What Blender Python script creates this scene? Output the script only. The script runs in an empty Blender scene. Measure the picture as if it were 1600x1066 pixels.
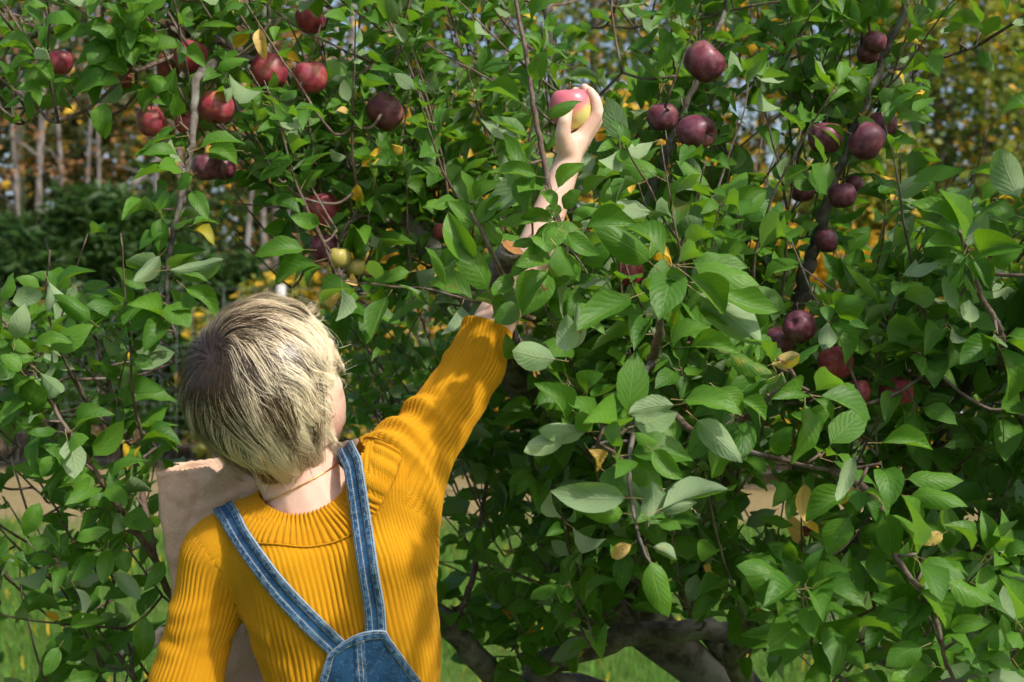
import bpy, math, random
import numpy as np
from mathutils import Vector, Matrix

random.seed(7)
RNG = np.random.default_rng(7)
R = math.radians
SC = bpy.context.scene
COL = SC.collection

# ------------------------------------------------------------------ camera, sky, sun, exposure
FPX, CAMZ = 2222.2, 1.5            # 50 mm lens on a 36 mm frame, photograph 1600 px wide
cam_d = bpy.data.cameras.new('camera')
cam_d.lens = 50; cam_d.sensor_width = 36; cam_d.clip_start = 0.05; cam_d.clip_end = 800
cam_d.dof.use_dof = True; cam_d.dof.focus_distance = 1.85; cam_d.dof.aperture_fstop = 7.5
cam = bpy.data.objects.new('camera', cam_d); COL.objects.link(cam)
cam.location = (0, 0, CAMZ); cam.rotation_euler = (R(90), 0, 0)
SC.camera = cam

SUN = Vector((0.50, -0.47, 0.73)).normalized()      # direction towards the sun
el = math.asin(SUN.z); az = math.atan2(SUN.x, SUN.y)
world = bpy.data.worlds.new('World'); SC.world = world; world.use_nodes = True
wn = world.node_tree.nodes; wl = world.node_tree.links
sky = wn.new('ShaderNodeTexSky'); sky.sky_type = 'NISHITA'; sky.sun_disc = False
sky.sun_elevation = el; sky.sun_rotation = az; sky.air_density = 1.0; sky.dust_density = 3.5; sky.ozone_density = 0.6
bg = wn['Background']; bg.inputs['Strength'].default_value = 0.15
wl.new(sky.outputs[0], bg.inputs['Color'])
sd = bpy.data.lights.new('sun', 'SUN'); sd.energy = 3.2; sd.angle = R(2.0); sd.color = (1.0, 0.94, 0.84)
so = bpy.data.objects.new('sun', sd); COL.objects.link(so)
so.rotation_euler = (-SUN).to_track_quat('-Z', 'Y').to_euler(); so.location = (3, -3, 6)
SC.view_settings.view_transform = 'Standard'; SC.view_settings.look = 'None'
SC.view_settings.exposure = 0.40; SC.view_settings.gamma = 1.0
SC.render.engine = 'CYCLES'
SC.cycles.use_denoising = True
SC.cycles.use_adaptive_sampling = True; SC.cycles.adaptive_threshold = 0.03; SC.cycles.adaptive_min_samples = 16
SC.cycles.max_bounces = 6; SC.cycles.diffuse_bounces = 3; SC.cycles.glossy_bounces = 3
SC.cycles.transmission_bounces = 4; SC.cycles.transparent_max_bounces = 6
SC.cycles.sample_clamp_indirect = 6.0

# ------------------------------------------------------------------ helpers
def P(px, py, Y):
    return Vector(((px - 800) / FPX * Y, Y, CAMZ - (py - 533) / FPX * Y))
def PA(px, py, Y): return np.array(P(px, py, Y))
def pix(p):
    p = np.asarray(p); return 800 + p[..., 0] / p[..., 1] * FPX, 533 - (p[..., 2] - CAMZ) / p[..., 1] * FPX

def np_mesh(name, V, F, mats=(), smooth=True, uv=None, attrs=None, midx=None):
    """F: list of int arrays (n,3)/(n,4); uv per vertex (n,2); attrs dict name -> (type, array per vertex)"""
    V = np.asarray(V, dtype=np.float32)
    if isinstance(F, np.ndarray): F = [F]
    F = [np.asarray(f, dtype=np.int32) for f in F if len(f)]
    me = bpy.data.meshes.new(name)
    loops = np.concatenate([f.ravel() for f in F])
    tot = np.concatenate([np.full(len(f), f.shape[1], np.int32) for f in F])
    st = np.concatenate([[0], np.cumsum(tot)[:-1]]).astype(np.int32)
    me.vertices.add(len(V)); me.vertices.foreach_set('co', V.ravel())
    me.loops.add(len(loops)); me.loops.foreach_set('vertex_index', loops)
    me.polygons.add(len(tot)); me.polygons.foreach_set('loop_start', st)
    if midx is not None: me.polygons.foreach_set('material_index', np.asarray(midx, dtype=np.int32))
    me.polygons.foreach_set('use_smooth', np.full(len(tot), smooth))
    if uv is not None:
        l = me.uv_layers.new(name='UVMap')
        l.data.foreach_set('uv', np.asarray(uv, dtype=np.float32)[loops].ravel())
    for k, (t, a) in (attrs or {}).items():
        at = me.attributes.new(k, t, 'POINT')
        a = np.asarray(a, dtype=np.float32)
        if t == 'FLOAT': at.data.foreach_set('value', a.ravel())
        elif t == 'FLOAT_COLOR': at.data.foreach_set('color', a.ravel())
        else: at.data.foreach_set('vector', a.ravel())
    for m in mats: me.materials.append(m)
    me.update(calc_edges=True); me.validate()
    return me

def obj(name, me, parent=None, loc=None, **props):
    o = bpy.data.objects.new(name, me); COL.objects.link(o); o.color = (0, 0, 0, 1)
    if parent is not None: o.parent = parent
    if loc is not None: o.location = loc
    for k, v in props.items(): o[k] = v
    return o
def thing(name, label, cat, loc=(0, 0, 0), group=None):
    o = obj(name, None, None, loc, label=label, category=cat)
    o.empty_display_size = 0.05
    if group: o['group'] = group
    return o

def grid_faces(nr, nc, wrap=False):
    i, j = np.meshgrid(np.arange(nr - 1), np.arange(nc if wrap else nc - 1), indexing='ij')
    j2 = (j + 1) % nc
    return np.stack([i * nc + j, i * nc + j2, (i + 1) * nc + j2, (i + 1) * nc + j], -1).reshape(-1, 4)

def catmull(pts, per=6):
    pts = np.asarray(pts, float); n = len(pts)
    if n < 3: 
        t = np.linspace(0, 1, per + 1)[:, None]; return pts[0] * (1 - t) + pts[-1] * t
    q = np.vstack([2 * pts[0] - pts[1], pts, 2 * pts[-1] - pts[-2]])
    out = []
    for i in range(n - 1):
        a, b, c, d = q[i], q[i + 1], q[i + 2], q[i + 3]
        for t in np.linspace(0, 1, per, endpoint=False):
            out.append(0.5 * (2 * b + (c - a) * t + (2 * a - 5 * b + 4 * c - d) * t * t + (3 * b - a - 3 * c + d) * t ** 3))
    out.append(pts[-1]); return np.array(out)

def frames(path):
    path = np.asarray(path, float)
    T = np.gradient(path, axis=0); T /= np.linalg.norm(T, axis=1)[:, None] + 1e-9
    N = np.zeros_like(T); ref = np.array([0.3, -1, 0.2]) if abs(T[0] @ np.array([0, 1, 0])) < .9 else np.array([1, 0, .1])
    n = ref - T[0] * (ref @ T[0]); n /= np.linalg.norm(n)
    for i in range(len(T)):
        n = n - T[i] * (n @ T[i]); n /= np.linalg.norm(n) + 1e-9; N[i] = n
    return T, N, np.cross(T, N)

def tube(path, rad, ns=8, bump=0.0, cap=True):
    path = np.asarray(path, float); rad = np.broadcast_to(np.asarray(rad, float), (len(path),))
    T, N, B = frames(path); a = np.linspace(0, 2 * np.pi, ns, endpoint=False)
    rr = rad[:, None] * (1 + bump * RNG.standard_normal((len(path), ns)))
    V = path[:, None] + rr[..., None] * (np.cos(a)[None, :, None] * N[:, None] + np.sin(a)[None, :, None] * B[:, None])
    F = [grid_faces(len(path), ns, True)]
    L = np.concatenate([[0], np.cumsum(np.linalg.norm(np.diff(path, axis=0), axis=1))])
    uv = np.stack(np.broadcast_arrays(a[None] / (2 * np.pi) * 1.0, L[:, None]), -1).reshape(-1, 2)
    V = V.reshape(-1, 3)
    if cap:
        V = np.vstack([V, path[:1], path[-1:]]); uv = np.vstack([uv, [[0, 0]], [[0, L[-1]]]])
        n0 = len(path) * ns; k = np.arange(ns)
        F.append(np.stack([np.full(ns, n0), (k + 1) % ns, k], -1))
        F.append(np.stack([np.full(ns, n0 + 1), (len(path) - 1) * ns + k, (len(path) - 1) * ns + (k + 1) % ns], -1))
    return V, F, uv

class Acc:
    """collects pieces into one mesh"""
    def __init__(s): s.V = []; s.Q = []; s.T = []; s.uv = []; s.at = []; s.n = 0
    def add(s, V, F, uv=None, at=None):
        V = np.asarray(V)
        for f in (F if isinstance(F, list) else [F]):
            if len(f) == 0: continue
            (s.Q if f.shape[1] == 4 else s.T).append(np.asarray(f) + s.n)
        s.V.append(V); s.uv.append(np.zeros((len(V), 2)) if uv is None else uv)
        s.at.append(np.zeros((len(V), 4)) if at is None else np.broadcast_to(at, (len(V), 4))); s.n += len(V)
    def mesh(s, name, mats, attr=None, smooth=True):
        F = []
        if s.Q: F.append(np.vstack(s.Q))
        if s.T: F.append(np.vstack(s.T))
        return np_mesh(name, np.vstack(s.V), F, mats, smooth, np.vstack(s.uv),
                       {attr: ('FLOAT_COLOR', np.vstack(s.at))} if attr else None)

# ---- materials
class NT:
    def __init__(s, name):
        s.m = bpy.data.materials.new(name); s.m.use_nodes = True
        s.t = s.m.node_tree; s.n = s.t.nodes; s.l = s.t.links
        s.b = s.n['Principled BSDF']; s.out = s.n['Material Output']
    def node(s, typ, **kw):
        n = s.n.new(typ)
        for k, v in kw.items():
            if k in ('operation', 'blend_type', 'data_type', 'attribute_name', 'attribute_type', 'feature', 'wave_type', 'bands_direction', 'interpolation_type', 'distance', 'noise_dimensions', 'clamp', 'uv_map'): setattr(n, k, v)
            else:
                key = int(k[1:]) if k[0] == 'i' and k[1:].isdigit() else k.replace('_', ' ')
                s.set(n.inputs[key], v)
        return n
    def set(s, inp, v):
        if isinstance(v, bpy.types.NodeSocket): s.l.new(v, inp)
        else: inp.default_value = v
    def math(s, op, a, b=0.0, c=0.0):
        n = s.n.new('ShaderNodeMath'); n.operation = op
        for i, v in enumerate((a, b, c)): s.set(n.inputs[i], v)
        return n.outputs[0]
    def mix(s, f, a, b, mode='MIX'):
        n = s.n.new('ShaderNodeMix'); n.data_type = 'RGBA'; n.blend_type = mode
        s.set(n.inputs[0], f); s.set(n.inputs[6], a if not isinstance(a, tuple) else (*a, 1)[:4]); s.set(n.inputs[7], b if not isinstance(b, tuple) else (*b, 1)[:4])
        return n.outputs[2]
    def ramp(s, f, lo, hi):
        n = s.n.new('ShaderNodeMapRange'); n.interpolation_type = 'SMOOTHSTEP'
        s.set(n.inputs[0], f); s.set(n.inputs[1], lo); s.set(n.inputs[2], hi); return n.outputs[0]
    def noise(s, scale, detail=3, vec=None, rough=.55, dist=0.0):
        n = s.n.new('ShaderNodeTexNoise'); n.inputs['Scale'].default_value = scale
        n.inputs['Detail'].default_value = detail; n.inputs['Roughness'].default_value = rough; n.inputs['Distortion'].default_value = dist
        if vec is not None: s.l.new(vec, n.inputs['Vector'])
        return n.outputs[0]
    def obco(s): return s.n.new('ShaderNodeTexCoord').outputs['Object']
    def uv(s): return s.n.new('ShaderNodeTexCoord').outputs['UV']
    def sep(s, v):
        n = s.n.new('ShaderNodeSeparateXYZ'); s.l.new(v, n.inputs[0]); return n.outputs
    def bump(s, h, dist, strength=1.0):
        n = s.n.new('ShaderNodeBump'); n.inputs['Distance'].default_value = dist; n.inputs['Strength'].default_value = strength
        s.l.new(h, n.inputs['Height']); return n.outputs[0]
    def P(s, **kw):
        for k, v in kw.items():
            if isinstance(v, tuple) and len(v) == 3: v = (*v, 1)
            s.set(s.b.inputs[k.replace('_', ' ')], v)

def mat_leaf(name, tops, under, trans, mixt=0.3, veins=True):
    """leaf colour data: sum of object colour and attribute lc: r shade, g yellowness, b blemish"""
    t = NT(name)
    oi = t.n.new('ShaderNodeObjectInfo'); at = t.node('ShaderNodeAttribute', attribute_name='lc')
    add = t.node('ShaderNodeVectorMath', operation='ADD', i0=oi.outputs['Color'], i1=at.outputs['Color'])
    r, g, b = t.sep(add.outputs[0])
    co = t.obco()
    top = t.mix(r, tops[0], tops[1])
    top = t.mix(t.math('MULTIPLY', t.noise(60, 3, co), .35), top, (tops[1][0] * 1.25, tops[1][1] * 1.2, tops[1][2] * 1.0))
    und = t.mix(r, under[0], under[1])
    geo = t.n.new('ShaderNodeNewGeometry')
    if veins:
        u, v, _ = t.sep(t.uv())
        au = t.math('ABSOLUTE', t.math('SUBTRACT', u, .5))
        mid = t.math('SUBTRACT', 1.0, t.ramp(au, .012, .035))
        ph = t.math('FRACT', t.math('SUBTRACT', t.math('MULTIPLY', v, 7.5), t.math('MULTIPLY', au, 5.5)))
        sv = t.math('SUBTRACT', 1.0, t.ramp(t.math('ABSOLUTE', t.math('SUBTRACT', ph, .5)), .02, .16))
        vein = t.math('MAXIMUM', mid, t.math('MULTIPLY', sv, .45))
        quilt = t.math('SUBTRACT', t.math('ABSOLUTE', t.math('SUBTRACT', ph, .5)), mid)
        top = t.mix(t.math('MULTIPLY', vein, .32), top, (.24, .36, .11))
        und = t.mix(t.math('MULTIPLY', vein, .5), und, (.30, .36, .2))
    yel = t.mix(t.noise(25, 3, co), (.66, .36, .012), (.78, .54, .04))
    yel = t.mix(t.math('MULTIPLY', b, .8), yel, (.55, .42, .22))
    fac = t.ramp(t.math('ADD', g, t.math('MULTIPLY', t.math('SUBTRACT', t.noise(4 if veins else 18, 2, co), .5), .7)), .3, .75)
    spots = t.math('MULTIPLY', t.ramp(t.noise(4.5 if veins else 55, 3, co), .64, .69), t.ramp(b, .1, .6))
    def fin(c):
        c = t.mix(fac, c, yel); return t.mix(spots, c, (.22, .09, .03))
    top, und = fin(top), fin(und)
    colr = t.mix(geo.outputs['Backfacing'], top, und)
    t.P(Base_Color=colr, Specular_IOR_Level=.30)
    t.set(t.b.inputs['Roughness'], t.math('ADD', .48, t.math('MULTIPLY', geo.outputs['Backfacing'], .3)))
    if veins: 
        t.set(t.b.inputs['Normal'], t.bump(t.math('ADD', quilt, t.math('MULTIPLY', t.noise(9, 3, co), .9)), .0007, .7))
    tr = t.node('ShaderNodeBsdfTranslucent'); t.set(tr.inputs['Color'], t.mix(fac, trans, (.75, .45, .02)))
    mx = t.node('ShaderNodeMixShader', i0=mixt, i1=t.b.outputs[0], i2=tr.outputs[0])
    t.l.new(mx.outputs[0], t.out.inputs[0])
    return t.m

def mat_simple(name, col, rough=.7, spec=.4, var=0.0, scale=20, bump=0.0, bscale=60, col2=None):
    t = NT(name); co = t.obco()
    c2 = col2 or tuple(x * .55 for x in col)
    t.P(Base_Color=t.mix(t.math('MULTIPLY', t.ramp(t.noise(scale, 4, co), .35, .65), var), col, c2), Roughness=rough, Specular_IOR_Level=spec)
    if bump: t.set(t.b.inputs['Normal'], t.bump(t.noise(bscale, 4, co), bump))
    return t.m

def mat_bark(name, a, b, lichen, rough=.85, dist=.004, sc=30):
    t = NT(name); co = t.obco()
    n1 = t.noise(sc, 5, co, .65, .4); n2 = t.noise(sc * .35, 3, co)
    c = t.mix(t.ramp(n1, .35, .62), a, b)
    c = t.mix(t.math('MULTIPLY', t.ramp(n2, .5, .68), .65), c, lichen)
    t.P(Base_Color=c, Roughness=rough, Specular_IOR_Level=.25)
    t.set(t.b.inputs['Normal'], t.bump(n1, dist))
    return t.m

M = {}
M['leaf'] = mat_leaf('apple_leaf', ((.022, .092, .009), (.085, .205, .018)), ((.17, .265, .12), (.27, .37, .20)), (.24, .50, .015), .30)
M['petiole'] = mat_simple('petiole', (.30, .26, .10), .5, .4, .5, 30, col2=(.30, .12, .08))
M['bark'] = mat_bark('old_bark', (.055, .046, .038), (.17, .15, .13), (.26, .26, .23))
M['twig'] = mat_bark('twig_bark', (.085, .05, .04), (.17, .12, .095), (.22, .20, .17), .6, .001, 80)
M['cutwood'] = mat_simple('sawn_wood', (.34, .16, .055), .8, .2, .7, 60, .001, 120)

# ------------------------------------------------------------------ the setting: ground
def hn(x, y):
    return .05 * np.sin(x * .31 + 1.2) * np.cos(y * .23) + .03 * np.sin(x * .8 + y * .6)
def fence_line(x): return 14.0 + .05 * x
gx = np.concatenate([np.linspace(-150, -12, 24), np.linspace(-11, 11, 60), np.linspace(12, 150, 24)])
gy = np.concatenate([np.linspace(-60, 0, 12), np.linspace(.5, 22, 70), np.linspace(24, 260, 40)])
GX, GY = np.meshgrid(gx, gy); GZ = hn(GX, GY) * np.clip((GY - 2.5) / 3, 0, 1)
t = NT('ground'); co = t.obco(); x_, y_, z_ = t.sep(co)
n1 = t.noise(1.1, 5, co); n2 = t.noise(24, 5, co, .7)
gr = t.mix(t.ramp(n2, .3, .7), (.045, .10, .016), (.11, .19, .03))
dry = t.mix(t.ramp(n2, .3, .7), (.22, .17, .075), (.36, .29, .15))
band = t.math('MULTIPLY', t.ramp(t.math('ADD', y_, t.math('MULTIPLY', n1, 4)), 13.0, 14.4), t.math('SUBTRACT', 1.0, t.ramp(y_, 17, 20)))
patch = t.math('MULTIPLY', t.ramp(n1, .55, .7), .5)
c = t.mix(t.math('MAXIMUM', band, patch), gr, dry)
lit = t.mix(t.ramp(n2, .35, .65), (.06, .045, .025), (.16, .10, .04))
c = t.mix(t.ramp(y_, 17, 19), c, lit)
t.P(Base_Color=c, Roughness=.95, Specular_IOR_Level=.1); t.set(t.b.inputs['Normal'], t.bump(n2, .04))
M['ground'] = t.m
obj('ground', np_mesh('ground', np.stack([GX, GY, GZ], -1).reshape(-1, 3), grid_faces(*GX.shape), [t.m]), kind='structure')

# grass blades in one mass
NB = 36000
bx = RNG.uniform(-5.2, 3.4, NB); by = 3.0 + 9.0 * RNG.random(NB) ** 1.1
keep = (np.sin(bx * 2.1 + by) + np.sin(by * 1.7 - bx * 1.3) + RNG.normal(0, .8, NB)) > -1.1
bx, by = bx[keep], by[keep]; nb = len(bx)
h = RNG.uniform(.05, .13, nb); a = RNG.uniform(0, 6.28, nb); w = RNG.uniform(.003, .006, nb); ln = RNG.uniform(.02, .07, nb)
bz = hn(bx, by) * np.clip((by - 2.5) / 3, 0, 1)
base = np.stack([bx, by, bz - .005], -1); ca, sa = np.cos(a), np.sin(a)
wv = np.stack([-sa * w, ca * w, 0 * w], -1); lv = np.stack([ca * ln, sa * ln, 0 * ln], -1); up = np.array([0, 0, 1.0])
V = np.stack([base - wv, base + wv, base + lv * .4 + up * (h * .6)[:, None] + wv * .7, base + lv * .4 + up * (h * .6)[:, None] - wv * .7, base + lv + up * h[:, None]], 1).reshape(-1, 3)
k = np.arange(nb) * 5
col = np.repeat(np.stack([RNG.random(nb), (RNG.random(nb) > .96) * .7, 0 * k, 0 * k + 1], -1), 5, 0)
M['grass'] = mat_leaf('grass_blade', ((.05, .13, .015), (.10, .22, .03)), ((.05, .13, .015), (.10, .22, .03)), (.2, .4, .03), .3, False)
obj('grass', np_mesh('grass', V, [np.stack([k, k + 1, k + 2, k + 3], -1), np.stack([k + 3, k + 2, k + 4], -1)], [M['grass']], attrs={'lc': ('FLOAT_COLOR', col)}),
    kind='stuff', label='green lawn grass growing under and beside the apple tree', category='grass')

# ------------------------------------------------------------------ background woodland
def leaf_cloud(centers, radii, n, size, rnd_lo=0, rnd_hi=1, yel=0.0, narrow=1.0, droop=.3):
    """n loose leaf faces spread through ellipsoid clumps, each a bent 4-point blade"""
    centers = np.asarray(centers); radii = np.asarray(radii)
    wts = (radii[:, 0] * radii[:, 1] * radii[:, 2]) ** .66; wts = wts / wts.sum()
    ci = RNG.choice(len(centers), n, p=wts)
    d = RNG.standard_normal((n, 3)); d /= np.linalg.norm(d, axis=1)[:, None]
    rr = RNG.random(n) ** .45
    p = centers[ci] + d * radii[ci] * rr[:, None]
    ax = RNG.standard_normal((n, 3)); ax[:, 2] = ax[:, 2] * .5 - droop; ax /= np.linalg.norm(ax, axis=1)[:, None]
    nn = d * .6 + RNG.standard_normal((n, 3)) * .6 + np.array([0, -.2, .6]); s = np.cross(ax, nn); s /= np.linalg.norm(s, axis=1)[:, None] + 1e-6
    nn = np.cross(s, ax)
    L = size * RNG.uniform(.6, 1.4, n)[:, None]; W = L * RNG.uniform(.26, .36, n)[:, None] * narrow
    V = np.stack([p, p + ax * L * .5 + s * W + nn * L * .08, p + ax * L, p + ax * L * .5 - s * W + nn * L * .08], 1).reshape(-1, 3)
    k = np.arange(n) * 4
    cl = RNG.random(len(centers))[ci]
    c = np.stack([np.clip(rnd_lo + (rnd_hi - rnd_lo) * (cl * .5 + RNG.random(n) * .5), 0, 1), (RNG.random(n) < yel) * .95, RNG.random(n) * .2, np.ones(n)], -1)
    return V, np.stack([k, k + 1, k + 2, k + 3], -1), np.repeat(c, 4, 0)

M['bgreen'] = mat_leaf('woodland_green_leaf', ((.02, .06, .012), (.07, .15, .025)), ((.05, .10, .03), (.10, .17, .05)), (.2, .36, .03), .3, False)
M['byellow'] = mat_leaf('woodland_yellow_leaf', ((.42, .22, .012), (.55, .40, .03)), ((.42, .22, .012), (.55, .40, .04)), (.75, .45, .02), .35, False)
M['bmixed'] = mat_leaf('woodland_olive_leaf', ((.05, .09, .012), (.22, .24, .03)), ((.08, .11, .03), (.22, .24, .05)), (.35, .42, .03), .32, False)
M['brust'] = mat_leaf('woodland_rust_leaf', ((.13, .065, .025), (.30, .15, .05)), ((.13, .065, .025), (.30, .15, .05)), (.35, .18, .04), .25, False)
M['conifer'] = mat_leaf('evergreen_spray', ((.008, .032, .006), (.036, .090, .014)), ((.012, .04, .010), (.040, .09, .018)), (.10, .22, .02), .18, False)
M['bgbark'] = mat_bark('woodland_bark', (.09, .08, .07), (.22, .20, .18), (.30, .285, .265), .9, .01, 8)

def bg_tree(name, label, cat, group, X, Y, H, r, mat, nleaf, size, lo, crown_r, lean=(0, 0), yel=0.0, clumps=9, lo_hi=(0, 1), limbs=5):
    base = np.array([X, Y, float(hn(X, Y)) - .05])
    e = thing(name, label, cat, tuple(base), group)
    pts = [np.array([lean[0] * s * H + RNG.normal(0, .02 * H) * s, lean[1] * s * H, s * H]) for s in (0, .25, .5, .75, 1)]
    pa = catmull(pts, 4); A = Acc()
    A.add(*tube(pa, np.linspace(r, r * .3, len(pa)), 7, .05))
    cen, rad = [], []
    for i in range(clumps):
        s = RNG.uniform(lo, 1.02); c = pa[min(int(s * (len(pa) - 1)), len(pa) - 1)].copy()
        an = RNG.uniform(0, 6.28); q = crown_r * RNG.uniform(.2, .85) * (1.15 - .6 * max(0, (s - lo) / (1 - lo)))
        tip = c + np.array([math.cos(an) * q, math.sin(an) * q, RNG.uniform(0, .35) * crown_r])
        if i < limbs:
            A.add(*tube(catmull([c, (c + tip) / 2 + np.array([0, 0, .08 * crown_r]), tip], 3), np.linspace(r * .35, r * .08, 7), 5))
        cen.append(tip); rad.append(np.array([1, 1, .75]) * crown_r * RNG.uniform(.3, .55))
    obj('trunk', A.mesh(name + '_trunk', [M['bgbark']]), e)
    if nleaf:
        V, F, c = leaf_cloud(cen, rad, nleaf, size, *lo_hi, yel=yel)
        obj('crown', np_mesh(name + '_crown', V, F, [mat], attrs={'lc': ('FLOAT_COLOR', c)}), e)
    return e

def bg_shrub(name, label, cat, group, px, Y, top_py, w, mat, nleaf, size, yel=0.0, clumps=14, lo_hi=(0, 1), stems=5, narrow=1.0, rs=1.0):
    X = (px - 800) / FPX * Y; H = CAMZ + (533 - top_py) / FPX * Y
    e = thing(name, label, cat, (X, Y, float(hn(X, Y)) - .03), group); A = Acc(); cen, rad = [], []
    for i in range(clumps):
        an = RNG.uniform(0, 6.28); q = w * .5 * math.sqrt(RNG.random()) * .8; z = H * RNG.uniform(.15, .88)
        q *= (1.1 - .5 * z / H)
        cen.append(np.array([math.cos(an) * q, math.sin(an) * q * .7, z])); rad.append(np.array([1, .9, .8]) * w * RNG.uniform(.14, .26) * rs)
        if i < stems: A.add(*tube(catmull([np.array([math.cos(an) * .05, math.sin(an) * .05, 0]), np.array([cen[-1][0] * .6, cen[-1][1] * .6, z * .5]), cen[-1]], 4), np.linspace(.03, .008, 9), 5))
    obj('stems', A.mesh(name + '_stems', [M['bgbark']]), e)
    V, F, c = leaf_cloud(cen, rad, nleaf, size, *lo_hi, yel=yel, narrow=narrow, droop=.3 if narrow == 1 else -.25)
    obj('crown', np_mesh(name + '_crown', V, F, [mat], attrs={'lc': ('FLOAT_COLOR', c)}), e)

# bare grey trunks on the left, beyond the fence
gT = 'slim bare trunks at the wood edge beyond the fence'
bare = [(14, 21.5, 7.0, .055, (.01, 0)), (30, 20.5, 6.5, .05, (-.015, 0)), (44, 21, 6.8, .06, (.03, 0)), (66, 23, 7.5, .06, (-.02, 0)), (98, 24, 8, .07, (.0, 0)),
        (128, 25, 8, .06, (.02, 0)), (172, 23, 7, .05, (-.03, 0)), (233, 24.5, 7.6, .07, (.02, 0)), (268, 22, 7, .05, (.04, 0)), (372, 21, 6, .06, (.05, 0)), (425, 22, 7, .07, (-.02, 0))]
bl = ['leftmost slim grey trunk at the picture edge beyond the wire fence', 'second slim grey trunk from the left edge, beyond the wire fence', 'third pale grey trunk from the left edge, leaning slightly right', 'grey trunk standing just behind the three leftmost slim trunks',
      'grey trunk below the lone bright red apple at far left', 'thin trunk between the far left apple and the hanging branch', 'thin trunk above the dark evergreen bushes leaning left', 'stouter trunk behind the leaning dead log on the left', 'thin trunk right of the leaning dead log, near the hanging branch',
      'thin bare trunk seen above the blond head, leaning right', 'bare trunk right above the blond head behind the apple leaves']
for (px, Y, H, r, ln_), lb in zip(bare, bl):
    bg_tree('bare_tree', lb, 'tree', gT, (px - 800) / FPX * Y, Y, H, r, M['brust'], 110, .11, .35, 1.0, ln_, 0, 7)
# a dead log leaning across them
lg = thing('leaning_log', 'pale dead log leaning to the right among the left trunks', 'log', (0, 0, 0))
pa = catmull([P(150, 380, 20.2), P(200, 300, 20.2), P(262, 235, 20.4)], 5)
lg.location = tuple(pa[0]); obj('trunk', (lambda T_: np_mesh('log', T_[0] - pa[0], T_[1], [M['bgbark']], uv=T_[2]))(tube(pa, np.linspace(.065, .045, len(pa)), 8, .04)), lg)

# evergreens, left
gE = 'dark evergreen bushes behind the fence'
for (px, Y, top, w, n), lb in zip([(20, 17.2, 300, 2.2, 5600), (95, 16.6, 255, 2.2, 6800), (175, 17.0, 270, 2.2, 6400), (255, 17.6, 310, 1.9, 4600), (335, 18.2, 380, 1.9, 4200), (430, 18.5, 410, 1.9, 4000), (530, 17.8, 420, 2.0, 4000)],
        ['dark evergreen bush at the left picture edge behind the fence', 'tallest dark evergreen bush left of the hanging branch', 'dark evergreen bush just left of the hanging apple branch', 'dark evergreen bush directly behind the hanging apple branch',
         'low dark bush behind the fence left of the blond head', 'low dark bush behind the fence above the blond head', 'low dark bush behind the fence right of the head']):
    bg_shrub('evergreen_bush', lb, 'bush', gE, px, Y, top, w, M['conifer'], int(n * 1.8), .17, clumps=46, narrow=.42, rs=.72)

# yellow and olive shrubs behind the apple tree
gY = 'autumn shrubs beyond the fence'
ysh = [(470, 16.5, 330, 1.6, 1500), (350, 16.0, 470, 1.2, 700), (700, 16.0, 60, 2.6, 3000), (820, 17.0, 100, 2.4, 2600), (960, 16.5, 60, 2.6, 2800), (1110, 16.0, 150, 2.5, 3000), (1240, 15.5, 200, 2.4, 3200), (1360, 15.0, 330, 2.2, 2600), (580, 16.2, 430, 1.6, 1200)]
yl = ['green and yellow shrub above the blond head behind the fence', 'small yellow flecked shrub left of the blond head behind the fence', 'tall yellow shrub behind the leaves left of the raised hand', 'yellow shrub behind the raised hand and dark shoot', 'tall yellow shrub right of the raised hand behind the leaves',
      'yellow shrub behind the cluster of three purple apples', 'bright orange shrub left of the apple-laden right branch', 'bright orange yellow shrub low behind the right branch', 'low green shrub flecked yellow between the head and the raised arm']
for (px, Y, top, w, n), lb in zip(ysh, yl):
    low = px < 600
    bg_shrub('autumn_shrub', lb, 'shrub', gY, px, Y, top, w, M['bmixed' if low else 'byellow'], n * (2 if low else 1), .12, yel=.22 if low else 0)
gO = 'olive green shrubs at the wood edge'
for (px, Y, top, w, n), lb in zip([(1450, 15.5, 230, 2.4, 4200), (1570, 15.0, 210, 2.4, 4400), (1680, 15.5, 180, 2.6, 3600), (1330, 17.5, 180, 2.4, 3200), (650, 18.5, 250, 2.6, 3000), (1050, 18.5, 240, 2.8, 3000), (880, 18.8, 300, 2.8, 3000)],
        ['olive green shrub right of the apple-laden right branch', 'olive yellow shrub at the right picture edge', 'olive shrub cut by the right picture edge, farthest right', 'olive shrub behind the apple-laden right branch', 'green shrub behind the leaves right of the blond head', 'green shrub behind the three purple apples', 'green shrub behind the raised forearm']):
    bg_shrub('olive_shrub', lb, 'shrub', gO, px, Y, top, w, M['bmixed'], n, .13, yel=.12, clumps=18)

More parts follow.
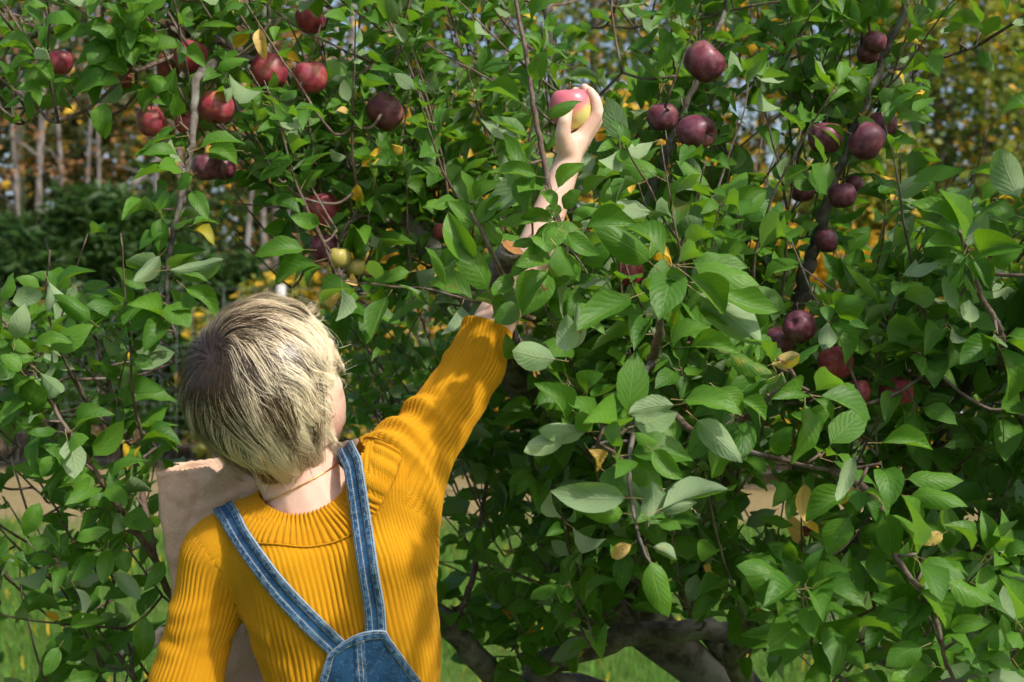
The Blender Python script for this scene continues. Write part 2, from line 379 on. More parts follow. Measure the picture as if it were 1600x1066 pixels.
# taller trees of the wood edge
gW = 'tall leafy trees at the wood edge'
tall = [(1420, 24, 10, .11, 'bmixed'), (1475, 26, 11, .12, 'bgreen'), (1530, 25, 10, .10, 'bmixed'), (1600, 26, 11, .13, 'bgreen'), (1700, 25, 10, .12, 'bmixed'), (1300, 25, 11, .12, 'bmixed'), (1180, 26, 11, .12, 'bgreen'), (1060, 25, 10, .12, 'byellow'), (930, 26, 11, .12, 'bgreen'), (800, 25, 10, .12, 'bmixed'), (660, 26, 11, .12, 'bgreen'), (540, 25, 10, .12, 'brust'), (420, 27, 11, .12, 'bgreen')]
tl = ['tall tree with a dark trunk right of the upper right apples', 'tall green tree beside the bright sky gaps at right', 'slim olive tree among the bright sky gaps at right', 'tall green tree at the right picture edge', 'olive tree cut off by the right picture edge', 'tall olive tree behind the upper right apples', 'tall green tree left of the upper right apples', 'tall yellow tree behind the largest purple apple',
      'tall green tree behind the raised hand', 'tall olive tree behind the dark central shoot', 'tall green tree behind the single dark apple at upper centre', 'rusty leaved tree behind the upper left apples', 'tall green tree behind the pair of apples at upper left']
for (px, Y, H, r, m), lb in zip(tall, tl):
    bg_tree('woodland_tree', lb, 'tree', gW, (px - 800) / FPX * Y, Y, H, r, M[m], 3400 if px < 1380 else 4200, .15, .28, 2.4, (RNG.normal(0, .015), 0), .10, 18)
# the wood behind reads as one mass
cen = []; rad = []
for i in range(430):
    Y = RNG.uniform(31, 46); px = RNG.uniform(-250, 1850) if i < 330 else RNG.uniform(-200, 450); py_ = RNG.uniform(-80, 500)
    if 1385 < px < 1640 and py_ < 300 and RNG.random() < .22: continue
    cen.append([(px - 800) / FPX * Y, Y, CAMZ + (533 - py_) / FPX * Y]); rad.append(np.array([1.7, 1.5, 1.4]) * (1.15 if px < 450 else 1))
for i in range(260):                       # the wood goes on to both sides
    Y = RNG.uniform(28, 44); X = RNG.choice([-1, 1]) * RNG.uniform(17, 60)
    cen.append([X, Y - abs(X) * .15, RNG.uniform(.3, 10)]); rad.append(np.array([2.4, 2.0, 1.8]))
V, F, c = leaf_cloud(cen, rad, 96000, .30, 0, .8, yel=.10)
fw = Acc(); fw.add(V, F, at=c)
for i in range(60):
    Y = RNG.uniform(29, 44); X = (RNG.uniform(-150, 1750) - 800) / FPX * Y
    Vt, Ft, ut = tube(np.array([[X, Y, -.1], [X + RNG.normal(0, .2), Y, 5], [X + RNG.normal(0, .4), Y, 11]]), [.16, .12, .05], 6)
    fw.add(Vt, Ft, at=np.array([0, .0, 0, 1]))
M['far'] = mat_leaf('far_wood_leaf', ((.028, .040, .016), (.085, .10, .03)), ((.03, .04, .016), (.085, .10, .03)), (.15, .2, .03), .22, False)
obj('far_wood', fw.mesh('far_wood', [M['far']], 'lc'), kind='stuff', label='dense far wood closing the view behind everything', category='wood')

# ------------------------------------------------------------------ wire fence
t = NT('galvanised_wire'); t.P(Base_Color=(.46, .50, .51), Metallic=.4, Roughness=.5); M['wire'] = t.m
M['post'] = mat_simple('weathered_post', (.55, .54, .52), .7, .3, .5, 6)
M['gpost'] = mat_simple('green_steel_post', (.012, .05, .055), .5, .4, .3, 6)
fe = thing('wire_fence', 'tall galvanised wire mesh fence with pale posts beyond the lawn', 'fence', (0, 14, 0))
def fpt(x, z): return np.array([x, fence_line(x) - 14, z])
FT = CAMZ + (533 - 452) / FPX * 14
def part_tube(name, a, b, r, mt, par, ns=5):
    V, F, uv = tube(np.array([a, (a + b) / 2, b]), r, ns); return obj(name, np_mesh(name, V, F, [mt], uv=uv), par)
for i, z in enumerate(np.linspace(.06, FT, 15)): part_tube('horizontal_wire', fpt(-6.5, z), fpt(7.0, z), .0013, M['wire'], fe, 4)
a0, b0 = np.zeros(3), np.array([0, 0, FT - .04]); Vw, Fw, uw = tube(np.array([a0, b0]), .0011, 4); mew = np_mesh('vertical_wire', Vw, Fw, [M['wire']], uv=uw)
for x in np.arange(-6.0, 6.9, .152):
    o = obj('vertical_wire', mew, fe); o.location = (x, fence_line(x) - 14, .04)
for px in (-90, 442, 980, 1510): part_tube('post', fpt((px - 800) / FPX * 14, -.2), fpt((px - 800) / FPX * 14, FT + .04), .045, M['post'], fe, 10)
part_tube('steel_post', fpt((742 - 800) / FPX * 14, -.1), fpt((742 - 800) / FPX * 14, 1.25), .022, M['gpost'], fe, 6)
# ------------------------------------------------------------------ the person
person = thing('person', 'person in mustard ribbed sweater and denim overalls reaching up for an apple', 'person', tuple(P(540, 533, 1.87))[:2] + (0,))
def pobj(name, me, parent=None, **kw):
    """part of the person: mesh given in world coordinates"""
    o = obj(name, me, parent or person, **kw)
    if parent is None: o.location = -Vector(person.location)
    return o

def inside(px, py, poly):
    px, py = np.asarray(px), np.asarray(py); r = np.zeros(px.shape, bool); n = len(poly)
    for i in range(n):
        x1, y1 = poly[i]; x2, y2 = poly[(i + 1) % n]
        c = ((y1 > py) != (y2 > py)) & (px < (x2 - x1) * (py - y1) / (y2 - y1 + 1e-9) + x1); r ^= c
    return r
def smin(a, b, k):
    h = np.clip(.5 + .5 * (b - a) / k, 0, 1); return b * (1 - h) + a * h - k * h * (1 - h)
def rcone(p, a, b, ra, rb):
    a, b = np.asarray(a), np.asarray(b); ab = b - a; t = np.clip(((p - a) @ ab) / (ab @ ab), 0, 1)
    return np.linalg.norm(p - a - t[:, None] * ab, axis=1) - (ra + (rb - ra) * t)

TY = 1.865
def zpy(py, Y=TY): return CAMZ - (py - 533) / FPX * Y
def xpx(px, Y=TY): return (px - 800) / FPX * Y
tor = [  # py, centre px, half width px, half depth m
    (770, 486, 78, .050), (790, 490, 108, .064), (815, 497, 132, .076), (850, 512, 150, .085), (900, 524, 157, .090), (950, 533, 152, .092), (1000, 543, 145, .090), (1066, 552, 135, .086), (1130, 556, 134, .086), (1200, 556, 140, .09)]
tz = np.array([zpy(t_[0]) for t_ in tor])[::-1]; tcx = np.array([xpx(t_[1]) for t_ in tor])[::-1]
ta = np.array([t_[2] / FPX * TY for t_ in tor])[::-1]; tb = np.array([t_[3] for t_ in tor])[::-1]
def d_torso(p):
    z = p[:, 2]; cx = np.interp(z, tz, tcx); a = np.interp(z, tz, ta); b = np.interp(z, tz, tb)
    q = (np.abs((p[:, 0] - cx) / a) ** 2.5 + np.abs((p[:, 1] - TY) / b) ** 2.5 + 1e-12) ** (1 / 2.5)
    d = (q - 1) * np.minimum(a, b)
    return -smin(-d, -(z - zpy(772)), .03)
NB_ = PA(478, 818, 1.862)
trap = [(NB_, PA(352, 856, 1.862), .046, .046), (PA(500, 806, 1.862), PA(592, 757, 1.858), .046, .058), (PA(600, 770, 1.858), PA(612, 850, 1.855), .060, .056),
        (PA(440, 880, 1.80), PA(470, 960, 1.81), .045, .04), (PA(600, 880, 1.80), PA(600, 960, 1.815), .045, .04)]
armL = [(PA(340, 876, 1.862), .050), (PA(321, 958, 1.858), .0425), (PA(291, 1066, 1.855), .0455), (PA(279, 1140, 1.862), .043), (PA(318, 1185, 2.0), .037), (PA(392, 1205, 2.16), .031)]
armR = [(PA(612, 772, 1.858), .064), (PA(645, 712, 1.872), .0505), (PA(678, 666, 1.885), .0445), (PA(712, 619, 1.90), .0405), (PA(742, 570, 1.915), .039), (PA(763, 512, 1.93), .0345)]
def d_chain(p, ch):
    d = np.full(len(p), 9.0)
    for (a, ra), (b, rb) in zip(ch[:-1], ch[1:]): d = smin(d, rcone(p, a, b, ra, rb), .012)
    return d
def d_trunk(p):
    d = d_torso(p)
    for c in trap: d = smin(d, rcone(p, *c), .035)
    return d
def FS(p):
    return smin(smin(d_trunk(p), d_chain(p, armR), .035), d_chain(p, armL), .018)
def grad(f, p, e=.001):
    f0 = f(p); return np.stack([f(p + np.eye(3)[i] * e) - f0 for i in range(3)], -1) / e
def project(f, p, off=0.0, it=5):
    for _ in range(it):
        g = grad(f, p); n2 = (g * g).sum(1)[:, None] + 1e-6
        p = p - np.clip((f(p) - off)[:, None] * g / n2, -.02, .02)
    g = grad(f, p, .002); return p, g / (np.linalg.norm(g, axis=1)[:, None] + 1e-9)
def raycast(px, py, off=0.0):
    """first point of the sweater surface on the camera ray through those pixels"""
    px, py = np.broadcast_arrays(np.asarray(px, float), np.asarray(py, float))
    d = np.stack([(px - 800) / FPX, np.ones_like(px), -(py - 533) / FPX], -1); o = np.array([0, 0, CAMZ])
    t_ = np.full(px.shape, 1.60)
    for _ in range(60):
        p = o + d * t_[:, None]; t_ = t_ + np.clip(FS(p) - off, -.02, .02) * .7
    p = o + d * t_[:, None]; g = grad(FS, p, .003); return p, g / (np.linalg.norm(g, axis=1)[:, None] + 1e-9)

def rib(ph, amp):
    f = ph - np.floor(ph); return -amp * np.exp(-((f - .5) / .17) ** 2) + .25 * amp * np.cos(2 * np.pi * f * 1)

# ---- knit material
t = NT('mustard_knit'); co = t.obco(); u, v, _ = t.sep(t.uv())
knit = t.node('ShaderNodeTexWave', bands_direction='X'); 
comb = t.n.new('ShaderNodeCombineXYZ'); t.l.new(t.math('MULTIPLY', v, 1.0), comb.inputs[0])
saw = t.math('ABSOLUTE', t.math('SUBTRACT', t.math('FRACT', t.math('ADD', t.math('MULTIPLY', v, 420.0), t.math('MULTIPLY', t.math('ABSOLUTE', t.math('SUBTRACT', t.math('FRACT', u), .5)), 1.6))), .5))
fz = t.noise(700, 3, co, .7)
c = t.mix(t.ramp(t.noise(14, 4, co), .3, .7), (.52, .235, .005), (.62, .295, .008))
c = t.mix(t.math('MULTIPLY', t.ramp(fz, .45, .75), .35), c, (.74, .38, .025))
c = t.mix(t.math('MULTIPLY', t.ramp(saw, .30, .48), .30), c, (.40, .155, .003))  # shade in the stitch gaps put into the yarn colour
t.P(Base_Color=c, Roughness=.9, Specular_IOR_Level=.15, Sheen_Weight=.12, Sheen_Roughness=.4, Sheen_Tint=(1, .75, .3))
t.set(t.b.inputs['Normal'], t.bump(t.math('ADD', t.math('MULTIPLY', saw, .8), t.math('MULTIPLY', fz, .9)), .0012, .9))
M['knit'] = t.m

# ---- collar: broad funnel of radiating ribs
nr_, per = 64, 8; n_ = nr_ * per; al = np.linspace(0, 2 * np.pi, n_, endpoint=False)
key = np.array([0, .25, .5, .75, 1.0]) * 2 * np.pi           # right, back, left, front
def ringpts(ps):
    ps = np.array(ps); k_ = len(ps); ps = np.vstack([ps[-2:], ps, ps[:3]]); t_ = np.arange(-2, k_ + 3) * 2 * np.pi / k_
    from_ = np.array([np.interp(al, t_, ps[:, i]) for i in range(3)]).T
    # periodic catmull through the key points
    x = al / (2 * np.pi) * k_; i = np.floor(x).astype(int); f = (x - i)[:, None]; q = lambda j: ps[2:2 + k_][(i + j) % k_]
    a_, b_, c_, d_ = q(-1), q(0), q(1), q(2)
    return .5 * (2 * b_ + (c_ - a_) * f + (2 * a_ - 5 * b_ + 4 * c_ - d_) * f ** 2 + (3 * b_ - a_ - 3 * c_ + d_) * f ** 3)
top = ringpts([PA(551, 708, 1.872), PA(537, 764, 1.822), PA(500, 794, 1.797), PA(455, 803, 1.795), PA(418, 790, 1.815), PA(402, 770, 1.86), PA(420, 765, 1.90), PA(470, 770, 1.93), PA(530, 740, 1.91)])
bot = ringpts([PA(612, 742, 1.855), PA(588, 803, 1.79), PA(530, 840, 1.775), PA(450, 860, 1.775), PA(395, 850, 1.79), PA(352, 815, 1.86), PA(390, 830, 1.94), PA(470, 850, 1.955), PA(570, 810, 1.93)])
# ---- sweater torso
nc, rows = 640, []
ring = [(zpy(p_), 1.0) for p_ in np.linspace(1150, 800, 62)]
th = np.linspace(0, 2 * np.pi, nc, endpoint=False)
def sup(c, e): return np.sign(c) * np.abs(c) ** e
O_, D_ = [], []
CC = np.array([np.interp(zpy(885), tz, tcx), TY, zpy(885)])
for z in np.linspace(zpy(1150), zpy(885), 58):
    O_.append(np.tile([np.interp(z, tz, tcx), TY, z], (nc, 1))); D_.append(np.stack([np.cos(th), np.sin(th), 0 * th], -1))
for el_ in np.linspace(.025, 1.45, 74):
    O_.append(np.tile(CC, (nc, 1))); D_.append(np.stack([np.cos(th) * math.cos(el_), np.sin(th) * math.cos(el_), np.full(nc, math.sin(el_))], -1))
nrow = len(O_); O_ = np.concatenate(O_); D_ = np.concatenate(D_); tt_ = np.full(len(O_), .03)
for _ in range(34): tt_ = tt_ + np.clip(-FS(O_ + D_ * tt_[:, None]), -.02, .03) * .85
V1 = O_ + D_ * tt_[:, None]; Nn = grad(FS, V1, .002); Nn /= np.linalg.norm(Nn, axis=1)[:, None] + 1e-9
dA_ = np.minimum(d_chain(V1, armR), d_chain(V1, armL)); dT_ = d_trunk(V1)
own = (dT_ < dA_ + .016) & (np.abs(FS(V1)) < .006)
neck_hole = (top * .55 + bot * .45)[:, :2]
own &= ~(inside(V1[:, 0], V1[:, 1], neck_hole[::6]) & (V1[:, 2] > zpy(880)))
sink = -.0035 * np.clip((dT_ - dA_ + .001) / .006, 0, 1)
# ribs run down the body: their count follows the girth, converging little
cxz = np.interp(V1[:, 2], tz, tcx); xr = (V1[:, 0] - cxz)
xs_ = np.linspace(-.30, .30, 601); am, bm = .131, .09
arc = np.where(np.abs(xs_) < am * .72, xs_, np.sign(xs_) * (am * .72 + (np.abs(xs_) - am * .72) * 1.7))
ph = np.interp(xr, xs_, arc) / .0071 + .09 * np.sin(V1[:, 2] * 27 + xr * 35) + (V1[:, 1] > TY) * .5
lum = .0022 * np.sin(V1[:, 2] * 38 + V1[:, 0] * 22) * np.exp(-((V1[:, 0] - xpx(640)) / .05) ** 2) \
    + .0035 * np.exp(-(((V1[:, 2] - zpy(960)) + .55 * (V1[:, 0] - xpx(400))) / .012) ** 2) * (V1[:, 0] < xpx(440)) \
    + .0028 * np.exp(-(((V1[:, 2] - zpy(1010)) + .3 * (V1[:, 0] - xpx(420))) / .014) ** 2) * (V1[:, 0] < xpx(470))
amn = .0013 * (1 + .35 * np.sin(V1[:, 2] * 31 + V1[:, 0] * 17) * np.sin(V1[:, 0] * 41 - V1[:, 2] * 13))
V2 = V1 + Nn * (rib(ph, 1.0) * amn + lum + sink)[:, None]
F = grid_faces(nrow, nc, True); F = F[own[F].all(1)]
SW = Acc(); SW.add(V2, F, np.stack([ph, V1[:, 2]], -1))

# ---- sleeves
def sleeve(ch0, pre, nrib, per, rows_, folds, hem):
    ch = [pre] + ch0
    c = catmull([p for p, _ in ch], 24); rr = np.interp(np.linspace(0, len(ch) - 1, len(c)), np.arange(len(ch)), [r for _, r in ch])
    idx = np.linspace(0, len(c) - 1, rows_); c = np.stack([np.interp(idx, np.arange(len(c)), c[:, i]) for i in range(3)], -1)
    rr = np.interp(idx, np.arange(len(rr)), rr)
    T, N, B = frames(c); n_ = nrib * per; a = np.linspace(0, 2 * np.pi, n_, endpoint=False)
    D = np.cos(a)[None, :, None] * N[:, None] + np.sin(a)[None, :, None] * B[:, None]
    V0 = (c[:, None] + rr[:, None, None] * D)
    s = np.concatenate([[0], np.cumsum(np.linalg.norm(np.diff(c, axis=0), axis=1))]) - np.linalg.norm(ch[1][0] - ch[0][0])
    V1, Nn = project(FS, V0.reshape(-1, 3)); sl = np.repeat(s, n_)
    # keep the open end where the chain ends
    last = np.arange(rows_) >= rows_ - 6
    V1 = V1.reshape(rows_, n_, 3); V1[last] = V0[last]; V1 = V1.reshape(-1, 3)
    Nn = Nn.reshape(rows_, n_, 3); Nn[last] = D[last]; Nn = Nn.reshape(-1, 3)
    ph = np.tile(a / (2 * np.pi) * nrib, rows_)
    disp = rib(ph, .0014) + folds(V1, sl, np.tile(a, rows_), s[-1])
    dd_ = d_chain(V1, ch0) - d_trunk(V1); own = dd_ < .016; disp = disp - .0035 * np.clip((dd_ + .001) / .006, 0, 1)
    V2 = V1 + Nn * disp[:, None]
    if hem:   # rolled edge turning in
        e = V2.reshape(rows_, n_, 3)[-1]; cen = c[-1]
        V2 = np.vstack([V2, cen + (e - cen) * .93 + T[-1] * .0015, cen + (e - cen) * .86 - T[-1] * .010])
        own = np.concatenate([own, np.ones(2 * n_, bool)]); ph = np.concatenate([ph, ph[:n_], ph[:n_]]); sl = np.concatenate([sl, sl[-n_:] + .004, sl[-n_:] + .012])
        rows_ += 2
    F = grid_faces(rows_, n_, True); F = F[own[F].all(1)]
    SW.add(V2, F, np.stack([ph, sl], -1))
def ridge(x, w): return np.exp(-(x / w) ** 2)
def foldsR(V, s, a, L):
    px, py = pix(V)
    # curved creases of the raised sleeve, defined on the cloth by along-arm position and height on the arm
    up = (px - 560) * .62 - (py - 800) * -.0            # only for variety
    side = np.clip((V[:, 2] - 1.25) * 0 + .5 + .5 * np.cos(a - 2.2), 0, 1)
    d = 0
    for s0, bend, A, w_, a0, aw in ((.016, .034, .0085, .0085, 2.5, 1.0), (.046, .030, .0075, .010, 2.3, .9), (.090, .026, .0060, .0075, 2.4, .85), (.125, .02, .0025, .012, 3.4, .8), (.185, .015, .0020, .010, 1.4, .9), (.258, .008, .0040, .008, 2.6, 1.2), (.283, .006, .0035, .006, 2.8, 1.6)):
        dl_ = np.angle(np.exp(1j * (a - a0 - 3.14))); q = s - (s0 + bend * np.cos(dl_)); d = d + (A * ridge(q, w_) - .55 * A * ridge(q - w_ * 2.0, w_)) * np.exp(-(dl_ / aw) ** 2 * .8)
    return d
def foldsL(V, s, a, L):
    dl_ = np.angle(np.exp(1j * (a - 1.0))); d = (.0035 * ridge(s - .07 - .03 * np.cos(dl_), .010) + .003 * ridge(s - .105 - .02 * np.cos(dl_), .010) + .0028 * ridge(s - .04 - .035 * np.cos(dl_), .011)) * np.exp(-(dl_ / 1.3) ** 2)
    return d - .002 * ridge(s - .092 - .025 * np.cos(a), .008)
sleeve(armR, (PA(578, 815, 1.856), .055), 40, 6, 130, foldsR, True)
sleeve(armL, (PA(388, 832, 1.862), .045), 44, 6, 110, foldsL, True)
sweater = pobj('sweater', SW.mesh('sweater', [M['knit']]), label='mustard yellow ribbed knit sweater with sleeves pushed up')

# ---- collar mesh
botp, bn = project(FS, bot.copy())
rowsC = []; NC_ = 22; upv = np.array([0, 0, 1.0])
for s in np.linspace(0, 1, NC_):
    q = top * (1 - s) + botp * s
    qp, qn = project(FS, q.copy(), .0022, 5)
    w_ = np.clip((s - .12) / .5, 0, 1); w_ = w_ * w_ * (3 - 2 * w_)
    outward = q - q.mean(0); outward[:, 2] = 0.04; outward /= np.linalg.norm(outward, axis=1)[:, None]
    pos = q * (1 - w_) + qp * w_ + outward * (.006 * (1 - w_) * np.sin(s * 3))[None].T if False else q * (1 - w_) + qp * w_
    nn = outward * (1 - w_) + qn * w_; nn /= np.linalg.norm(nn, axis=1)[:, None]
    rowsC.append(pos + nn * (rib(al / (2 * np.pi) * nr_, .0022) - .0022 * max(0, (s - .93) / .07))[:, None] + (np.array([0, 0, .0012]) * np.cos(al * nr_)[:, None] if s == 0 else 0))
lip = rowsC[0] + (rowsC[0].mean(0) - rowsC[0]) * .06 - upv * .004; lip2 = lip - upv * .02 + (rowsC[0].mean(0) - rowsC[0]) * .02
rowsC = np.array([lip2, lip] + rowsC)
CV = rowsC.reshape(-1, 3); ph = np.tile(al / (2 * np.pi) * nr_, len(rowsC)); vv = np.repeat(np.arange(len(rowsC)) * .0035, n_)
pobj('collar', np_mesh('collar', CV, grid_faces(len(rowsC), n_, True), [M['knit']], uv=np.stack([ph, vv], -1)))
# stitched-down seam below the collar
sp, sn = project(FS, botp.copy(), .001, 4)
Vt, Ft, ut = tube(np.vstack([sp[::4] + sn[::4] * .0005, sp[:1]]), .0010, 6, cap=False)
pobj('collar_seam', np_mesh('collar_seam', Vt, Ft, [M['knit']], uv=ut))

# ---- denim
t = NT('denim'); co = t.obco(); u, v, _ = t.sep(t.uv())       # u: metres across from the edge (mirrored), v: metres along
tw = t.node('ShaderNodeTexWave', bands_direction='DIAGONAL'); tw.inputs['Scale'].default_value = 260; tw.inputs['Distortion'].default_value = 1.5; t.l.new(co, tw.inputs['Vector'])
big = t.noise(45, 4, co); slub = t.noise(260, 3, co, .7)
c = t.mix(t.ramp(big, .3, .7), (.005, .026, .068), (.013, .062, .145))
c = t.mix(t.math('MULTIPLY', tw.outputs[1], .22), c, (.055, .15, .28))
c = t.mix(t.math('MULTIPLY', t.ramp(slub, .5, .75), .5), c, (.10, .21, .35))
# puckered wear along the hems
pk = t.noise(190, 2, co)
hemz = t.math('SUBTRACT', 1.0, t.ramp(u, .0085, .0115))
c = t.mix(t.math('MULTIPLY', hemz, t.math('MULTIPLY', t.ramp(pk, .45, .62), .45)), c, (.14, .26, .38))
edge = t.math('SUBTRACT', 1.0, t.ramp(u, .0006, .0016))
c = t.mix(t.math('MULTIPLY', edge, .75), c, (.30, .38, .42))
def stitch(pos):
    on = t.math('SUBTRACT', 1.0, t.ramp(t.math('ABSOLUTE', t.math('SUBTRACT', u, pos)), .0003, .0007))
    dash = t.ramp(t.math('ABSOLUTE', t.math('SUBTRACT', t.math('FRACT', t.math('MULTIPLY', v, 330.0)), .5)), .12, .2)
    return t.math('MULTIPLY', on, dash)
stt = t.math('MAXIMUM', stitch(.0032), stitch(.0092))
c = t.mix(t.math('MULTIPLY', stt, .7), c, (.42, .36, .24))
t.P(Base_Color=c, Roughness=.85, Specular_IOR_Level=.2)
t.set(t.b.inputs['Normal'], t.bump(t.math('ADD', t.math('MULTIPLY', pk, t.math('MULTIPLY', hemz, 1.5)), t.math('MULTIPLY', slub, .4)), .0012, .8))
M['denim'] = t.m

ov = pobj('overalls', None, label='blue denim overalls with two wide stitched back straps')
ov.empty_display_size = .05
def ovobj(name, me, **kw): return obj(name, me, ov, **kw)
def strap(path, nrm, width, name):
    n = len(path); T = np.gradient(path, axis=0); T /= np.linalg.norm(T, axis=1)[:, None]
    S = np.cross(T, nrm); S /= np.linalg.norm(S, axis=1)[:, None]; N = np.cross(S, T)
    hw = width / 2
    prof = []   # across position, height, u
    for x, z in ((-hw, .0), (-hw + .0003, .0022), (-hw + .0015, .0030), (-hw + .0085, .0030), (-hw + .0100, .0020), (0, .0019), (hw - .0100, .0020), (hw - .0085, .0030), (hw - .0015, .0030), (hw - .0003, .0022), (hw, 0.0)):
        prof.append((x, z, hw - abs(x)))
    s = np.concatenate([[0], np.cumsum(np.linalg.norm(np.diff(path, axis=0), axis=1))])
    wob = .0004 * np.sin(s * 700) + .0003 * np.sin(s * 1130)
    V = np.array([[path[i] + S[i] * x + N[i] * (z + (wob[i] if z > .0025 else 0)) for x, z, _ in prof] + [path[i] + S[i] * hw * .98 - N[i] * .0006, path[i] - S[i] * hw * .98 - N[i] * .0006] for i in range(n)])
    npf = len(prof) + 2
    uv = np.array([[(q[2], s[i]) for q in prof] + [(.005, s[i])] * 2 for i in range(n)])
    return ovobj(name, np_mesh(name, V.reshape(-1, 3), grid_faces(n, npf, True), [M['denim']], uv=uv.reshape(-1, 2)))
def lin(pts, n):
    c = catmull(np.array([(*p, 0) for p in pts]), 12)[:, :2]; i = np.linspace(0, len(c) - 1, n)
    return np.interp(i, np.arange(len(c)), c[:, 0]), np.interp(i, np.arange(len(c)), c[:, 1])
def strap_path(pts, over):
    x, y = lin(pts, 70); p, nrm = raycast(x, y, .0036)
    o = project(FS, catmull(np.array([p[0]] + over), 8)[1:], .0036)      # over the shoulder to the front
    q = np.vstack([o[0][::-1], p]); m_ = np.vstack([o[1][::-1], nrm])
    for _ in range(6):
        q[1:-1] = q[1:-1] * .5 + (q[2:] + q[:-2]) * .25; m_[1:-1] = m_[1:-1] * .5 + (m_[2:] + m_[:-2]) * .25
    return q, m_ / np.linalg.norm(m_, axis=1)[:, None]
q, m_ = strap_path([(356, 802), (376, 838), (405, 880), (440, 925), (482, 970), (530, 1016)], [PA(352, 800, 1.87), PA(365, 830, 1.93), PA(400, 900, 1.96), PA(430, 1000, 1.965)])
strap(q, m_, .0275, 'strap')
q, m_ = strap_path([(551, 722), (557, 760), (567, 830), (577, 900), (585, 950), (588, 1000)], [PA(549, 712, 1.87), PA(545, 760, 1.92), PA(540, 850, 1.95), PA(530, 1000, 1.96)])
strap(q, m_, .0265, 'strap')
# back bib: rows between its two slanted edges, laid on the back
rb = []; uvb = []; ncb = 60
ys = np.concatenate([np.linspace(0, 1, 50)])
for s in ys:
    yl_ = 1024 + s * 130; yr_ = 985 + s * 165
    xl = np.interp(yl_, [1024, 1045, 1066, 1110, 1160], [511, 505, 499, 470, 425]); xr_ = np.interp(yr_, [985, 1000, 1066, 1110, 1160], [603, 612, 657, 680, 690])
    f = np.linspace(0, 1, ncb); x = xl + (xr_ - xl) * f
    arcy = yl_ + (yr_ - yl_) * f; arcy = arcy - (1 - s) ** 3 * 14 * np.sin(np.pi * f) ** .8
    p, nrm = raycast(x, arcy, .005)
    dl = f * (xr_ - xl) / FPX * 1.8; dr = (1 - f) * (xr_ - xl) / FPX * 1.8; dt = (arcy - (1024 + (985 - 1024) * f - 14 * np.sin(np.pi * f) ** .8)) / FPX * 1.8
    u_ = np.minimum(np.minimum(dl, dr), np.maximum(dt, 0))
    mid = np.abs(x - np.interp(arcy, [990, 1066, 1150], [562, 565, 568])) / FPX * 1.8
    h_ = .0018 * (u_ < .0095) + .0016 * (mid < .0055) * (u_ > .004)
    uu = np.where((mid < .0075) & (u_ > .0095), np.where(mid < .0055, np.maximum(.0055 - mid, .0018), .03), u_)
    rb.append(p + nrm * (h_ + .0012 * np.sin(x * .11 + s * 9) * (1 - np.exp(-u_ / .02)))[:, None]); uvb.append(np.stack([uu, arcy * .0008 + x * .0003], -1))
rb = np.array(rb); uvb = np.array(uvb)
inner = rb + np.array([0, .004, 0])
ring_i = lambda G: G
me = np_mesh('bib', rb.reshape(-1, 3), grid_faces(len(ys), ncb), [M['denim']], uv=uvb.reshape(-1, 2))
bib = ovobj('back_bib', me); md = bib.modifiers.new('thick', 'SOLIDIFY'); md.thickness = .003; md.offset = -1
# trousers below the waist (out of the picture, but they carry the figure)
TR = Acc(); hipx, hipy = xpx(552), TY
nl = 56; an = np.linspace(0, 2 * np.pi, nl, endpoint=False); rowsT = []
for z, a, b, dx in ((1.035, .124, .098, 0), (.98, .130, .104, 0), (.90, .152, .115, 0), (.82, .165, .122, 0), (.765, .168, .118, 0)):
    rowsT.append(np.stack([hipx + dx + a * np.cos(an), hipy + b * np.sin(an), np.full(nl, z)], -1))
TR.add(np.array(rowsT).reshape(-1, 3), grid_faces(5, nl, True), np.tile([.03, 0], (5 * nl, 1)))
for sgn in (-1, 1):
    rowsT = []
    for z, off, a, b in ((.80, .076, .088, .105), (.72, .083, .086, .098), (.60, .088, .078, .085), (.45, .092, .068, .072), (.30, .095, .066, .07), (.12, .098, .068, .072), (.075, .098, .069, .073)):
        rowsT.append(np.stack([hipx + sgn * off + a * np.cos(an) + .002 * np.sin(an * 5 + z * 40), hipy + b * np.sin(an), np.full(nl, z)], -1))
    TR.add(np.array(rowsT).reshape(-1, 3), grid_faces(7, nl, True), np.tile([.03, 0], (7 * nl, 1)))
ovobj('trousers', TR.mesh('trousers', [M['denim']]))
M['shoe'] = mat_simple('shoe_leather', (.12, .07, .04), .55, .4, .4, 30)
for sgn in (-1, 1):
    rowsS = []
    for y, w_, h_ in ((-.085, .012, .03), (-.08, .03, .06), (-.04, .036, .095), (.02, .038, .09), (.08, .044, .06), (.13, .046, .05), (.165, .036, .042), (.178, .012, .03)):
        aa = np.linspace(0, 2 * np.pi, 20, endpoint=False)
        rowsS.append(np.stack([hipx + sgn * .1 + w_ * sup(np.cos(aa), .7), np.full(20, hipy + y), h_ / 2 + h_ / 2 * sup(np.sin(aa), .7)], -1))
    Vs = np.array(rowsS).reshape(-1, 3); n0 = len(Vs)
    Vs = np.vstack([Vs, rowsS[0].mean(0), rowsS[-1].mean(0)]); k_ = np.arange(20)
    pobj('shoe', np_mesh('shoe', Vs, [grid_faces(8, 20, True), np.stack([np.full(20, n0), (k_ + 1) % 20, k_], -1), np.stack([np.full(20, n0 + 1), 140 + k_, 140 + (k_ + 1) % 20], -1)], [M['shoe']]))

